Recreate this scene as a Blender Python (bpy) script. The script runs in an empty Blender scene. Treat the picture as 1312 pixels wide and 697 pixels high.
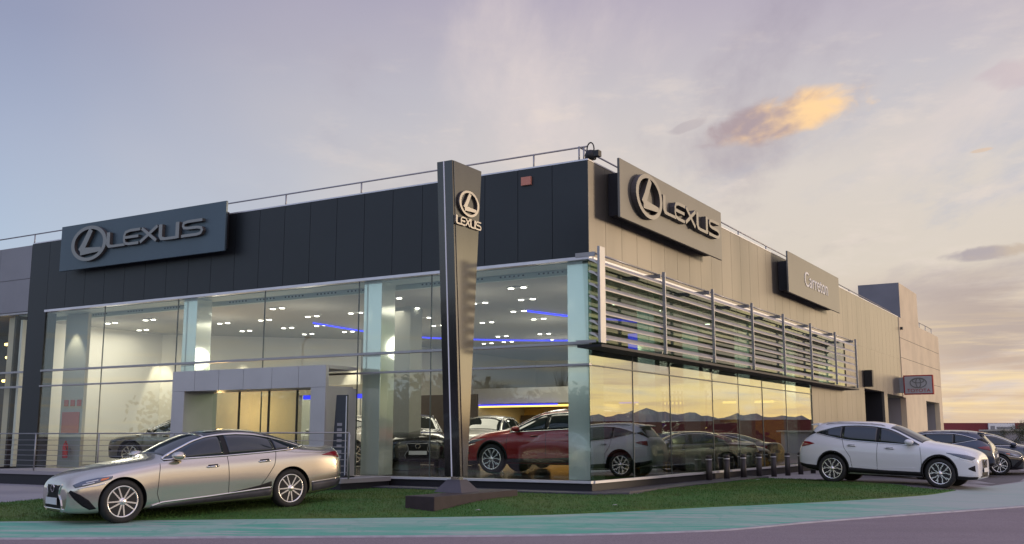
import bpy, bmesh, math, random
import numpy as np
from mathutils import Vector, Matrix
from mathutils.bvhtree import BVHTree
from mathutils.geometry import delaunay_2d_cdt
random.seed(7)
R=math.radians; PI=math.pi
sc=bpy.context.scene
COL=sc.collection

# ------------------------------------------------------------------ camera
cam=bpy.data.cameras.new('camera'); co=bpy.data.objects.new('camera',cam); COL.objects.link(co)
co.location=(0,0,1.45); co.rotation_euler=(R(90)+0.15877,0,0)
cam.sensor_width=36; cam.lens=36*1317.6/1312; cam.clip_start=.1; cam.clip_end=20000
sc.camera=co
sc.render.resolution_x=1024; sc.render.resolution_y=544
sc.view_settings.view_transform='Standard'; sc.view_settings.look='None'
sc.view_settings.exposure=0; sc.view_settings.gamma=1
sc.render.engine='CYCLES'
sc.cycles.use_denoising=True
try: sc.cycles.denoiser='OPENIMAGEDENOISE'
except Exception: pass
sc.cycles.max_bounces=8; sc.cycles.transparent_max_bounces=24; sc.cycles.glossy_bounces=5
sc.cycles.transmission_bounces=4; sc.cycles.diffuse_bounces=3
sc.cycles.caustics_reflective=False; sc.cycles.caustics_refractive=False
sc.cycles.sample_clamp_indirect=4

# ------------------------------------------------------------------ node helpers
def lin(r,g,b):
    f=lambda c:(c/255/12.92) if c/255<=.04045 else ((c/255+.055)/1.055)**2.4
    return (f(r),f(g),f(b),1)
class NT:
    def __init__(s,t): s.t=t; s.n=t.nodes; s.l=t.links
    def node(s,ty,**k):
        n=s.n.new(ty)
        for a,v in k.items(): setattr(n,a,v)
        return n
    def put(s,inp,v):
        if hasattr(v,'links') or isinstance(v,bpy.types.NodeSocket): s.l.new(v,inp)
        else: inp.default_value=v
    def math(s,op,a,b=0.,c=None,clamp=False):
        n=s.node('ShaderNodeMath',operation=op,use_clamp=clamp); s.put(n.inputs[0],a); s.put(n.inputs[1],b)
        if c is not None: s.put(n.inputs[2],c)
        return n.outputs[0]
    def ss(s,v,a,b):
        n=s.node('ShaderNodeMapRange',interpolation_type='SMOOTHSTEP'); s.put(n.inputs[0],v)
        n.inputs[1].default_value=a; n.inputs[2].default_value=b; return n.outputs[0]
    def mix(s,f,a,b,bt='MIX'):
        n=s.node('ShaderNodeMix',data_type='RGBA',blend_type=bt); s.put(n.inputs[0],f); s.put(n.inputs[6],a); s.put(n.inputs[7],b); return n.outputs[2]
    def noise(s,vec,scale,detail=4,rough=.55,dist=0.):
        n=s.node('ShaderNodeTexNoise'); 
        if vec is not None: s.l.new(vec,n.inputs['Vector'])
        n.inputs['Scale'].default_value=scale; n.inputs['Detail'].default_value=detail; n.inputs['Roughness'].default_value=rough; n.inputs['Distortion'].default_value=dist
        return n.outputs[0]
    def mapping(s,vec,scale=(1,1,1),loc=(0,0,0),rot=(0,0,0)):
        n=s.node('ShaderNodeMapping'); s.l.new(vec,n.inputs[0]); n.inputs[1].default_value=loc; n.inputs[2].default_value=rot; n.inputs[3].default_value=scale; return n.outputs[0]
    def ramp(s,v,stops):
        n=s.node('ShaderNodeValToRGB'); e=n.color_ramp.elements
        while len(e)<len(stops): e.new(.5)
        for i,(p,c) in enumerate(stops): e[i].position=p; e[i].color=c
        s.put(n.inputs[0],v); return n.outputs[0]

# ------------------------------------------------------------------ world
SUN_AZ, SUN_EL = 76., 4.
w=bpy.data.worlds.new('World'); sc.world=w; w.use_nodes=True
t=NT(w.node_tree); t.n.clear()
out=t.node('ShaderNodeOutputWorld'); bg=t.node('ShaderNodeBackground'); t.l.new(bg.outputs[0],out.inputs[0])
tc=t.node('ShaderNodeTexCoord'); D=tc.outputs['Generated']
sx=t.node('ShaderNodeSeparateXYZ'); t.l.new(D,sx.inputs[0]); X,Y,Z=sx.outputs
el=t.math('MULTIPLY',t.math('ARCSINE',Z),180/PI)          # degrees above the horizon
az=t.math('MULTIPLY',t.math('ARCTAN2',X,Y),180/PI)
e01=t.math('DIVIDE',t.math('MAXIMUM',el,0.),90.)
def S(l): return [(a/90.,lin(*c)) for a,c in l]
rl=t.ramp(e01,S([(0,(196,206,214)),(6,(180,196,214)),(10,(170,188,211)),(15,(161,173,198)),(21,(146,153,180)),(34,(134,138,165)),(60,(112,120,150)),(90,(104,112,142))]))
rr=t.ramp(e01,S([(0,(208,182,160)),(2.5,(232,206,166)),(6,(212,194,176)),(9,(214,203,190)),(14,(212,203,196)),(19,(196,190,194)),(24,(178,169,184)),(36,(160,152,170)),(60,(136,132,154)),(90,(110,115,145))]))
rs=t.ramp(e01,S([(0,(246,204,138)),(4,(248,224,162)),(9,(232,210,160)),(13,(196,182,164)),(19,(164,155,154)),(30,(158,150,158)),(60,(140,136,154)),(90,(110,115,145))]))
hl=t.math('SQRT',t.math('ADD',t.math('MULTIPLY',X,X),t.math('MULTIPLY',Y,Y)))
wob=t.math('MULTIPLY',t.math('SUBTRACT',t.noise(D,2.2,3),.5),.5)
fL=t.ss(t.math('ADD',t.math('DIVIDE',X,hl),wob),-.52,.10)
base=t.mix(fL,rl,rr)
sd=Vector((math.sin(R(56)),math.cos(R(56)),0))
dot=t.math('ADD',t.math('MULTIPLY',X,sd.x),t.math('MULTIPLY',Y,sd.y))
fS=t.ss(t.math('DIVIDE',dot,hl),.865,.985)
base=t.mix(fS,base,rs)
# high veil of cloud
zz=t.math('ADD',t.math('ABSOLUTE',Z),.16)
cv=t.node('ShaderNodeCombineXYZ'); t.l.new(t.math('DIVIDE',X,zz),cv.inputs[0]); t.l.new(t.math('DIVIDE',Y,zz),cv.inputs[1])
veil=t.noise(t.mapping(cv.outputs[0],(1.0,.45,1),(3.1,1.7,0),(0,0,R(25))),1.3,8,.60,.25)
vl=t.ss(veil,.50,.72); vd=t.ss(veil,.48,.30)
right=t.ss(az,-20.,2.)
hi=t.ss(el,4.,9.)
base=t.mix(t.math('MULTIPLY',t.math('MULTIPLY',vl,right),.75),base,lin(224,210,206))
base=t.mix(t.math('MULTIPLY',t.math('MULTIPLY',vd,t.math('MULTIPLY',right,hi)),.62),base,lin(150,140,158))
v2=t.noise(t.mapping(cv.outputs[0],(1.6,.8,1),(7.3,2.2,0),(0,0,R(-30))),1.6,6,.6,.4)
base=t.mix(t.math('MULTIPLY',t.ss(v2,.5,.7),t.math('MULTIPLY',t.ss(el,22.,12.),t.math('MULTIPLY',t.ss(az,2.,20.),.45))),base,lin(160,172,198))
base=t.mix(t.math('MULTIPLY',t.ss(t.noise(t.mapping(D,(5,5,16)),2.5,6,.62),.5,.72),t.math('MULTIPLY',t.math('MULTIPLY',right,t.ss(el,24.,17.)),.5)),base,lin(226,212,202))
# low cloud bands over the right horizon
bz=t.node('ShaderNodeCombineXYZ'); t.l.new(t.math('MULTIPLY',az,.055),bz.inputs[0]); t.l.new(t.math('MULTIPLY',el,.42),bz.inputs[1])
bn=t.noise(bz.outputs[0],1.25,7,.62,.5)
gate=t.math('MULTIPLY',t.ss(el,2.4,4.2),t.ss(el,9.5,6.6)); gate=t.math('MULTIPLY',gate,t.ss(az,18.,25.))
base=t.mix(t.math('MULTIPLY',t.ss(bn,.36,.56),t.math('MULTIPLY',gate,.85)),base,lin(178,162,156))
bn2=t.noise(t.mapping(bz.outputs[0],(1,2.2,1),(4,3,0)),2.0,6,.6,.3)
base=t.mix(t.math('MULTIPLY',t.ss(bn2,.48,.66),t.math('MULTIPLY',t.ss(el,7.,4.),.5)),base,lin(255,226,168))
base=t.mix(t.math('MULTIPLY',t.ss(bn2,.5,.34),t.math('MULTIPLY',t.math('MULTIPLY',t.ss(el,5.,3.),t.ss(az,15.,24.)),.5)),base,lin(196,168,150))
# single clouds: the sun-lit one and small grey ones
def cloud(base,a0,e0,ra,re,tilt,shade_col,lit_col,seed,k=1.0,strength=1.):
    u=t.math('SUBTRACT',az,a0); v=t.math('SUBTRACT',el,e0)
    c,s_=math.cos(R(tilt)),math.sin(R(tilt))
    up=t.math('ADD',t.math('MULTIPLY',u,c),t.math('MULTIPLY',v,s_))
    vp=t.math('SUBTRACT',t.math('MULTIPLY',v,c),t.math('MULTIPLY',u,s_))
    q=t.math('ADD',t.math('POWER',t.math('ABSOLUTE',t.math('DIVIDE',up,ra)),2.),t.math('POWER',t.math('ABSOLUTE',t.math('DIVIDE',vp,re)),2.))
    cc=t.node('ShaderNodeCombineXYZ'); t.l.new(t.math('MULTIPLY',up,.55),cc.inputs[0]); t.l.new(vp,cc.inputs[1]); cc.inputs[2].default_value=seed
    n1=t.noise(cc.outputs[0],.75,6,.52,.4)
    m=t.math('ADD',t.math('SUBTRACT',1.,q),t.math('MULTIPLY',t.math('SUBTRACT',n1,.5),2.6*k))
    m=t.math('MULTIPLY',t.ss(m,.0,.7),t.ss(q,2.6,.9))
    n2=t.noise(cc.outputs[0],1.1,4,.5,.2)
    lt=t.math('ADD',t.math('ADD',t.math('DIVIDE',up,ra*1.1),t.math('MULTIPLY',t.math('SUBTRACT',n2,.5),1.8)),.65)
    col=t.mix(t.ss(lt,.1,1.15),shade_col,lit_col)
    return t.mix(t.math('MULTIPLY',m,strength),base,col)
base=cloud(base,15.4,17.1,5.2,1.30,11,lin(172,154,158),lin(254,212,158),2.3,.8,.97)
base=cloud(base,9.9,16.9,1.5,.30,14,lin(172,162,168),lin(184,172,174),5.1,1.6,.5)
base=cloud(base,25.8,9.25,3.0,.42,3,lin(168,158,164),lin(196,178,160),8.4,1.,.85)
base=cloud(base,25.3,14.4,.6,.12,5,lin(214,186,160),lin(222,190,160),9.4,1.,.6)
base=cloud(base,28.,18.2,3.0,.9,8,lin(196,180,186),lin(204,186,188),6.6,1.,.6)
below=t.ss(Z,-.002,-.03)
base=t.mix(below,base,lin(120,112,112))
sky=t.node('ShaderNodeTexSky',sky_type='NISHITA'); sky.sun_disc=False; sky.sun_elevation=R(SUN_EL); sky.sun_rotation=R(SUN_AZ); sky.dust_density=2.
nish=t.mix(1.,sky.outputs[0],(.1,.1,.1,1),'MULTIPLY')
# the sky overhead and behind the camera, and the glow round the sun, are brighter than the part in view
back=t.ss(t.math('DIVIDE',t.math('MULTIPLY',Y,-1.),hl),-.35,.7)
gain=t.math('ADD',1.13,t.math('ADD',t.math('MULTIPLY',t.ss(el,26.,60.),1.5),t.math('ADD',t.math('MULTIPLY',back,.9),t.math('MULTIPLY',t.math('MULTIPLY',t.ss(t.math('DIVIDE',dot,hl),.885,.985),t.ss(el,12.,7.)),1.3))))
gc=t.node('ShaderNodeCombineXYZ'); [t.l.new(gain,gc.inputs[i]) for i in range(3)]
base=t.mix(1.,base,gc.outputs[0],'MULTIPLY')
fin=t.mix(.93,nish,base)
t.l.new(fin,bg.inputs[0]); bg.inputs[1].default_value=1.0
w.cycles.sampling_method='MANUAL'; w.cycles.sample_map_resolution=512

sun=bpy.data.lights.new('sun','SUN'); so=bpy.data.objects.new('sun',sun); COL.objects.link(so)
sun.energy=1.25; sun.angle=R(8); sun.color=(1,.76,.52)
sdv=Vector((math.sin(R(SUN_AZ))*math.cos(R(SUN_EL+2)),math.cos(R(SUN_AZ))*math.cos(R(SUN_EL+2)),math.sin(R(SUN_EL+2))))
so.rotation_euler=sdv.to_track_quat('Z','Y').to_euler()

# ------------------------------------------------------------------ materials
def mat(name,col,rough=.5,metal=0.,var=0.,scale=3.,bump=0.,bscale=40.,coat=0.,emis=None,es=0.,spec=.5,stretch=(1,1,1),rvar=0.):
    m=bpy.data.materials.new(name); m.use_nodes=True; q=NT(m.node_tree); b=q.n['Principled BSDF']
    c=tuple(col)+(1,) if len(col)==3 else tuple(col)
    b.inputs['Roughness'].default_value=rough; b.inputs['Metallic'].default_value=metal
    b.inputs['Coat Weight'].default_value=coat; b.inputs['Coat Roughness'].default_value=.04
    b.inputs['Specular IOR Level'].default_value=spec
    tcn=q.node('ShaderNodeTexCoord'); vec=q.mapping(tcn.outputs['Object'],stretch)
    n=q.noise(vec,scale,5,.6)
    if var>0:
        d=tuple(x*(1-var) for x in c[:3])+(1,); l=tuple(min(1,x*(1+var)) for x in c[:3])+(1,)
        q.l.new(q.mix(q.ss(n,.3,.7),d,l),b.inputs['Base Color'])
    else: b.inputs['Base Color'].default_value=c
    if rvar>0:
        q.l.new(q.math('ADD',rough-rvar*.5,q.math('MULTIPLY',n,rvar)),b.inputs['Roughness'])
    if bump>0:
        bn=q.node('ShaderNodeBump'); bn.inputs['Strength'].default_value=bump; bn.inputs['Distance'].default_value=.02
        q.l.new(q.noise(vec,bscale,4,.6),bn.inputs['Height']); q.l.new(bn.outputs[0],b.inputs['Normal'])
    if emis:
        b.inputs['Emission Color'].default_value=tuple(emis)+(1,); b.inputs['Emission Strength'].default_value=es
    return m
def glassmat(name,tint,ior,wob=.0):
    m=bpy.data.materials.new(name); m.use_nodes=True; q=NT(m.node_tree); q.n.clear()
    o=q.node('ShaderNodeOutputMaterial'); mx=q.node('ShaderNodeMixShader'); tr=q.node('ShaderNodeBsdfTransparent'); gl=q.node('ShaderNodeBsdfGlossy'); fr=q.node('ShaderNodeFresnel')
    tr.inputs[0].default_value=tuple(tint)+(1,); gl.inputs['Roughness'].default_value=.0; gl.inputs[0].default_value=(.96,.98,.97,1); geo=q.node('ShaderNodeNewGeometry')
    # same reflectance on both faces of the pane (no total internal reflection in a parallel sheet)
    mi=q.node('ShaderNodeMix',data_type='FLOAT'); q.l.new(geo.outputs['Backfacing'],mi.inputs[0]); mi.inputs[2].default_value=ior; mi.inputs[3].default_value=1/ior; q.l.new(mi.outputs[0],fr.inputs[0])
    q.l.new(fr.outputs[0],mx.inputs[0]); q.l.new(tr.outputs[0],mx.inputs[1]); q.l.new(gl.outputs[0],mx.inputs[2]); q.l.new(mx.outputs[0],o.inputs[0])
    if wob:
        tcn=q.node('ShaderNodeTexCoord'); bn=q.node('ShaderNodeBump'); bn.inputs['Strength'].default_value=wob; bn.inputs['Distance'].default_value=.05
        q.l.new(q.noise(tcn.outputs['Object'],.55,2,.4),bn.inputs['Height']); q.l.new(bn.outputs[0],gl.inputs['Normal']); 
    return m
M={}
M['clad_dark']=mat('dark_blue_cladding',(.017,.022,.027),.42,.25,.12,.5,rvar=.1)
M['clad_champ']=mat('champagne_cladding',(.185,.172,.153),.38,.62,.16,.5,stretch=(1,1,.25),rvar=.16)
M['champ_sign']=mat('champagne_sign_panel',(.15,.147,.138),.42,.5,.05,.4)
M['sign_blue']=mat('slate_sign_panel',(.060,.092,.118),.38,.3,.06,.5)
M['peach']=mat('peach_render',(.68,.58,.42),.8,0,.08,.6,bump=.05)
M['grey_render']=mat('grey_render',(.17,.175,.20),.8,0,.08,.6)
M['annex']=mat('grey_annexe_panel',(.22,.225,.25),.5,.2,.06,.5)
M['alu']=mat('brushed_aluminium',(.34,.34,.355),.42,.65,.06,3)
M['alu_light']=mat('pale_aluminium',(.62,.62,.66),.42,.5,.05,2)
M['louvre']=mat('louvre_aluminium',(.56,.54,.52),.42,.5,.08,2)
M['chrome']=mat('chrome',(.75,.73,.71),.12,1.)
M['letter']=mat('satin_letter_metal',(.22,.215,.21),.36,.85)
M['letter_side']=mat('letter_return',(.10,.09,.09),.5,.3)
M['plinth']=mat('dark_plinth',(.012,.012,.018),.6)
M['ledge']=mat('dark_granite_ledge',(.045,.045,.06),.55,0,.2,8)
M['portal']=mat('portal_panel',(.46,.455,.465),.42,.35,.06,.8)
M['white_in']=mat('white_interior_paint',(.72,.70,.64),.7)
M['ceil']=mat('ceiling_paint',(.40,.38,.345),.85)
M['bulk']=mat('bulkhead_paint',(.44,.52,.50),.8)
M['beige']=mat('beige_wall',(.56,.48,.36),.75,0,.04,.8)
M['warmwall']=mat('amber_lit_wall',(.70,.46,.16),.7,0,.15,.6)  # the yellow room lighting is put into this wall colour
M['greywall']=mat('grey_inner_wall',(.36,.36,.33),.75)
M['tile']=mat('polished_floor_tile',(.05,.047,.045),.12,0,.2,1)
M['col']=mat('pale_glass_clad_column',(.72,.765,.71),.12,.35,coat=.6,spec=1.)
M['dark']=mat('near_black_plastic',(.012,.012,.013),.5)
M['rubber']=mat('tyre_rubber',(.014,.014,.015),.75,0,.15,20)
M['asphalt']=mat('asphalt_road',(.225,.175,.195),.85,0,.10,.35,bump=.25,bscale=90)
def asphalt_mat():
    m=mat('asphalt_road',(.2,.17,.19),.85); q=NT(m.node_tree); b=q.n['Principled BSDF']; tcn=q.node('ShaderNodeTexCoord'); v=tcn.outputs['Object']
    f=q.noise(v,55,3,.75); g_=q.noise(v,9,5,.7); l=q.noise(q.mapping(v,(.10,.8,1),rot=(0,0,R(4))),.9,5,.6,.4); p=q.noise(v,.5,4,.6)
    c=q.mix(q.ss(f,.30,.72),(.15,.118,.132,1),(.285,.228,.25,1)); c=q.mix(q.math('MULTIPLY',q.ss(l,.42,.68),.5),c,(.165,.13,.145,1)); c=q.mix(q.math('MULTIPLY',q.ss(p,.5,.7),.3),c,(.27,.23,.24,1)); c=q.mix(q.math('MULTIPLY',q.ss(g_,.62,.78),.5),c,(.11,.09,.10,1))
    q.l.new(c,b.inputs['Base Color']); bn=q.node('ShaderNodeBump'); bn.inputs['Strength'].default_value=.5; bn.inputs['Distance'].default_value=.012; q.l.new(f,bn.inputs['Height']); q.l.new(bn.outputs[0],b.inputs['Normal']); return m
M['asphalt']=asphalt_mat()
M['wood']=mat('dark_wood',(.05,.035,.03),.6)
M['bollard']=mat('bollard_paint',(.035,.03,.032),.5,.2)
M['brown']=mat('brown_steel_block',(.032,.022,.026),.75,0,.15,5)
M['pyramid']=mat('slate_foot',(.075,.068,.08),.55,.1,.06,3)
M['pyl_black']=mat('pylon_black',(.012,.011,.013),.22,.0,coat=.5)
M['pyl_metal']=mat('pylon_brushed_metal',(.20,.20,.195),.12,.85,.05,1.5,stretch=(1,1,.3))
M['white_strip']=mat('white_edge_strip',(.55,.55,.60),.4,emis=(.8,.8,1),es=.12)
M['red']=mat('red_panel',(.38,.02,.018),.5)
M['red_ext']=mat('extinguisher_red',(.45,.015,.015),.35)
M['salmon']=mat('salmon_box',(.55,.22,.16),.6)
M['white']=mat('white_paint',(.75,.75,.75),.5)
M['redwall']=mat('red_corrugated_wall',(.17,.022,.028),.7,0,.12,.2)
M['greywall2']=mat('pale_wall',(.30,.29,.31),.8)
M['mountain']=mat('hazy_mountain_rock',(.34,.30,.29),.95,0,.25,.0008)  # paleness of the distance haze is put into the rock colour
M['lamp']=mat('downlight_glow',(1,1,1),.5,emis=(1,.93,.80),es=9.)
M['blueled']=mat('blue_led',(0,0,.2),.5,emis=(.04,.05,1.),es=1.6)
M['amberglow']=mat('amber_strip_light',(1,.7,.2),.5,emis=(1,.66,.16),es=2.2)
M['pendant']=mat('gold_pendant_light',(1,.8,.3),.5,emis=(1,.68,.22),es=5.)
M['glassA']=glassmat('showroom_glass',(.925,.965,.945),1.50)
M['glassB']=glassmat('sun_control_glass',(.52,.58,.53),2.9)
M['glassN']=glassmat('annexe_glass',(.93,.96,.94),1.18)
M['glassU']=glassmat('green_glass',(.50,.60,.51),1.33)
M['glass_edge']=mat('glass_joint',(.09,.11,.105),.4)
M['banner']=mat('banner_print',(.03,.035,.045),.4)
M['leaf']=mat('leaves',(.03,.045,.018),.7,0,.4,4)
M['bark']=mat('bark',(.06,.045,.035),.9)
M['screen']=mat('blue_banner',(.04,.22,.40),.6)
# cars
def paint(name,col,metal=.0,rough=.35): return mat(name,col,rough,metal,coat=1.)
P={'silver':paint('pale_gold_silver_paint',(.60,.55,.465),.9,.24),'white':paint('white_car_paint',(.70,.71,.74),0,.4),
 'red':paint('deep_red_paint',(.30,.005,.010),.2,.3),'navy':paint('dark_blue_grey_paint',(.035,.045,.075),.3,.3),
 'black':paint('black_car_paint',(.008,.009,.012),0,.2),'beige':paint('bronze_silver_paint',(.26,.235,.19),.7,.3),
 'offwhite':paint('warm_white_paint',(.66,.64,.60),0,.4)}
M['carglass']=mat('dark_car_glass',(.012,.019,.022),.03,0,spec=.7,coat=.25)
M['tailred']=mat('tail_lamp_red',(.22,.004,.010),.08,coat=1)
M['headlamp']=mat('headlamp_lens',(.10,.115,.145),.10,.5,coat=1)
M['indicator']=mat('amber_reflector',(.75,.22,.08),.3)
M['cartrim']=mat('black_car_trim',(.016,.016,.017),.55,spec=.2)
M['grille']=mat('dark_grille_mesh',(.014,.014,.017),.6,0,.5,60,spec=.12)
M['rim']=mat('bright_alloy',(.84,.81,.80),.26,.9)
M['rimdark']=mat('dark_alloy_pocket',(.02,.02,.021),.5,.3)
M['brake']=mat('brake_disc',(.10,.10,.10),.4,.8)
M['seam']=mat('panel_gap',(.008,.008,.008),.7)
M['plate']=mat('number_plate',(.62,.63,.66),.5,0)

# ground materials: worn turquoise path, turf, pale paving
def grass_mat():
    m=mat('artificial_turf',(.03,.05,.015),.9); q=NT(m.node_tree); b=q.n['Principled BSDF']; tcn=q.node('ShaderNodeTexCoord'); v=tcn.outputs['Object']
    n1=q.noise(v,.45,4,.6); n2=q.noise(v,30,3,.7); n3=q.noise(v,3,4,.6)
    c=q.mix(q.ss(n1,.35,.7),(.050,.155,.038,1),(.100,.160,.045,1)); c=q.mix(q.math('MULTIPLY',q.ss(n2,.35,.7),.55),c,(.13,.16,.06,1)); c=q.mix(q.math('MULTIPLY',q.ss(n3,.5,.75),.4),c,(.055,.045,.022,1))
    q.l.new(c,b.inputs['Base Color']); bn=q.node('ShaderNodeBump'); bn.inputs['Strength'].default_value=.9; bn.inputs['Distance'].default_value=.03; q.l.new(n2,bn.inputs['Height']); q.l.new(bn.outputs[0],b.inputs['Normal']); b.inputs['Specular IOR Level'].default_value=.15
    return m
M['turf']=grass_mat()
def teal_mat():
    m=mat('worn_turquoise_path_paint',(.1,.3,.22),.8); q=NT(m.node_tree); b=q.n['Principled BSDF']; tcn=q.node('ShaderNodeTexCoord'); v=tcn.outputs['Object']
    n1=q.noise(q.mapping(v,(.35,1.3,1),rot=(0,0,R(-12))),.9,7,.65,.6); n2=q.noise(v,7,5,.6); n3=q.noise(q.mapping(v,(.25,2.2,1)),2.2,5,.6,.4)
    c=q.mix(q.ss(n1,.42,.58),(.095,.36,.255,1),(.25,.40,.33,1)); c=q.mix(q.math('MULTIPLY',q.ss(n3,.47,.66),.7),c,(.40,.39,.375,1)); n4=q.noise(q.mapping(v,(1.2,.5,1),rot=(0,0,R(35))),1.6,6,.65,1.2); c=q.mix(q.math('MULTIPLY',q.ss(n4,.56,.64),.4),c,(.07,.32,.22,1))
    c=q.mix(q.math('MULTIPLY',q.ss(n2,.55,.75),.25),c,(.12,.10,.10,1))
    sp=q.node('ShaderNodeSeparateXYZ'); q.l.new(v,sp.inputs[0])
    c=q.mix(q.math('MULTIPLY',q.ss(q.math('ADD',sp.outputs[0],q.math('MULTIPLY',n1,3.)),6.5,12.),.8),c,(.34,.37,.36,1))
    q.l.new(c,b.inputs['Base Color']); bn=q.node('ShaderNodeBump'); bn.inputs['Strength'].default_value=.15; bn.inputs['Distance'].default_value=.02; q.l.new(n2,bn.inputs['Height']); q.l.new(bn.outputs[0],b.inputs['Normal'])
    return m
M['teal']=teal_mat()
def pave_mat():
    m=mat('pale_concrete_paving',(.25,.24,.25),.75); q=NT(m.node_tree); b=q.n['Principled BSDF']; tcn=q.node('ShaderNodeTexCoord'); v=tcn.outputs['Object']
    n1=q.noise(v,.3,5,.6); n2=q.noise(v,6,5,.6)
    sp=q.node('ShaderNodeSeparateXYZ'); q.l.new(v,sp.inputs[0])
    c=q.mix(q.ss(n1,.35,.65),(.23,.22,.24,1),(.30,.285,.30,1)); c=q.mix(q.math('MULTIPLY',q.ss(n2,.5,.75),.3),c,(.14,.13,.14,1))
    q.l.new(c,b.inputs['Base Color']); return m
M['pave']=pave_mat()
M['lot']=mat('parking_asphalt',(.10,.092,.10),.8,0,.2,.4,bump=.2,bscale=60)
M['kerb']=mat('kerb_concrete',(.38,.36,.38),.8,0,.15,4)

# ------------------------------------------------------------------ object helpers
def tag(o,label=None,cat=None,group=None,kind=None):
    if label: o['label']=label
    if cat: o['category']=cat
    if group: o['group']=group
    if kind: o['kind']=kind
    return o
YAW=R(-30.84); CX,CY=1.7468,23.0
ca,sa=math.cos(YAW),math.sin(YAW)
def Lw(x,y,z=0): return Vector((CX+x*ca-y*sa, CY+x*sa+y*ca, z))   # showroom frame -> world
def Lrot(a=0): return YAW+a
def thing(name,label,cat,loc=(0,0,0),rz=0,group=None,kind=None):
    o=bpy.data.objects.new(name,None); COL.objects.link(o); o.location=loc; o.rotation_euler=(0,0,rz); o.empty_display_size=.2
    return tag(o,label,cat,group,kind)
class MB:
    def __init__(s): s.b=bmesh.new()
    def box(s,x0,x1,y0,y1,z0,z1,mi=0):
        v=[s.b.verts.new(p) for p in ((x0,y0,z0),(x1,y0,z0),(x1,y1,z0),(x0,y1,z0),(x0,y0,z1),(x1,y0,z1),(x1,y1,z1),(x0,y1,z1))]
        for f in ((0,3,2,1),(4,5,6,7),(0,1,5,4),(1,2,6,5),(2,3,7,6),(3,0,4,7)):
            s.b.faces.new([v[i] for i in f]).material_index=mi
        return s
    def hexa(s,pts):
        v=[s.b.verts.new(p) for p in pts]
        for f in ((0,3,2,1),(4,5,6,7),(0,1,5,4),(1,2,6,5),(2,3,7,6),(3,0,4,7)): s.b.faces.new([v[i] for i in f])
        return s
    def poly(s,pts): s.b.faces.new([s.b.verts.new(p) for p in pts]); return s
    def prism(s,pts,z0,z1):      # pts 2D (x,y) ccw
        lo=[s.b.verts.new((x,y,z0)) for x,y in pts]; hi=[s.b.verts.new((x,y,z1)) for x,y in pts]; n=len(pts)
        s.b.faces.new(lo[::-1]); s.b.faces.new(hi)
        for i in range(n): s.b.faces.new((lo[i],lo[(i+1)%n],hi[(i+1)%n],hi[i]))
        return s
    def tube(s,p,q,r,n=8,r2=None):
        p,q=Vector(p),Vector(q); d=(q-p).normalized(); u=d.orthogonal().normalized(); w_=d.cross(u); r2=r if r2 is None else r2
        a=[s.b.verts.new(p+(u*math.cos(2*PI*i/n)+w_*math.sin(2*PI*i/n))*r) for i in range(n)]
        c=[s.b.verts.new(q+(u*math.cos(2*PI*i/n)+w_*math.sin(2*PI*i/n))*r2) for i in range(n)]
        s.b.faces.new(a[::-1]); s.b.faces.new(c)
        for i in range(n): f=s.b.faces.new((a[i],a[(i+1)%n],c[(i+1)%n],c[i])); f.smooth=True
        return s
    def lathe(s,prof,n=24,axis='z',c=(0,0,0)):
        rings=[]
        for r,h in prof:
            ring=[]
            for i in range(n):
                a=2*PI*i/n; x,y=r*math.cos(a),r*math.sin(a)
                p={'z':(x,y,h),'y':(x,h,y),'x':(h,x,y)}[axis]
                ring.append(s.b.verts.new((p[0]+c[0],p[1]+c[1],p[2]+c[2])))
            rings.append(ring)
        for A_,B_ in zip(rings,rings[1:]):
            for i in range(n):
                f=s.b.faces.new((A_[i],A_[(i+1)%n],B_[(i+1)%n],B_[i])); f.smooth=True
        if prof[0][0]>1e-4: s.b.faces.new(rings[0][::-1])
        if prof[-1][0]>1e-4: s.b.faces.new(rings[-1])
        return s
    def grid(s,fn,nu,nv,smooth=True,flip=False):
        V=[[s.b.verts.new(fn(i/nu,j/nv)) for j in range(nv+1)] for i in range(nu+1)]
        for i in range(nu):
            for j in range(nv):
                q=(V[i][j],V[i+1][j],V[i+1][j+1],V[i][j+1])
                try: f=s.b.faces.new(q[::-1] if flip else q); f.smooth=smooth
                except ValueError: pass
        return V
    def build(s,name,m,parent=None,label=None,bevel=0,recalc=True,loc=None,rz=0):
        if recalc: bmesh.ops.recalc_face_normals(s.b,faces=s.b.faces)
        me=bpy.data.meshes.new(name); s.b.to_mesh(me); s.b.free()
        for k in (m if isinstance(m,(list,tuple)) else [m]): me.materials.append(M[k] if isinstance(k,str) else k)
        o=bpy.data.objects.new(name,me); COL.objects.link(o)
        if parent: o.parent=parent
        if loc is not None: o.location=loc; o.rotation_euler=(0,0,rz)
        if label: o['label']=label
        if bevel:
            bv=o.modifiers.new('bevel','BEVEL'); bv.width=bevel; bv.segments=2; bv.limit_method='ANGLE'
        return o
def box(name,m,x0,x1,y0,y1,z0,z1,parent=None,label=None,bevel=0): return MB().box(x0,x1,y0,y1,z0,z1).build(name,m,parent,label,bevel)
def copy_tree(o,parent=None):
    c=o.copy(); COL.objects.link(c)
    if parent: c.parent=parent
    for ch in [k for k in o.children]: copy_tree(ch,c)
    return c
def lerp_curve(pts,x):
    xs=[p[0] for p in pts]; ys=[p[1] for p in pts]; return float(np.interp(x,xs,ys))
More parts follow.
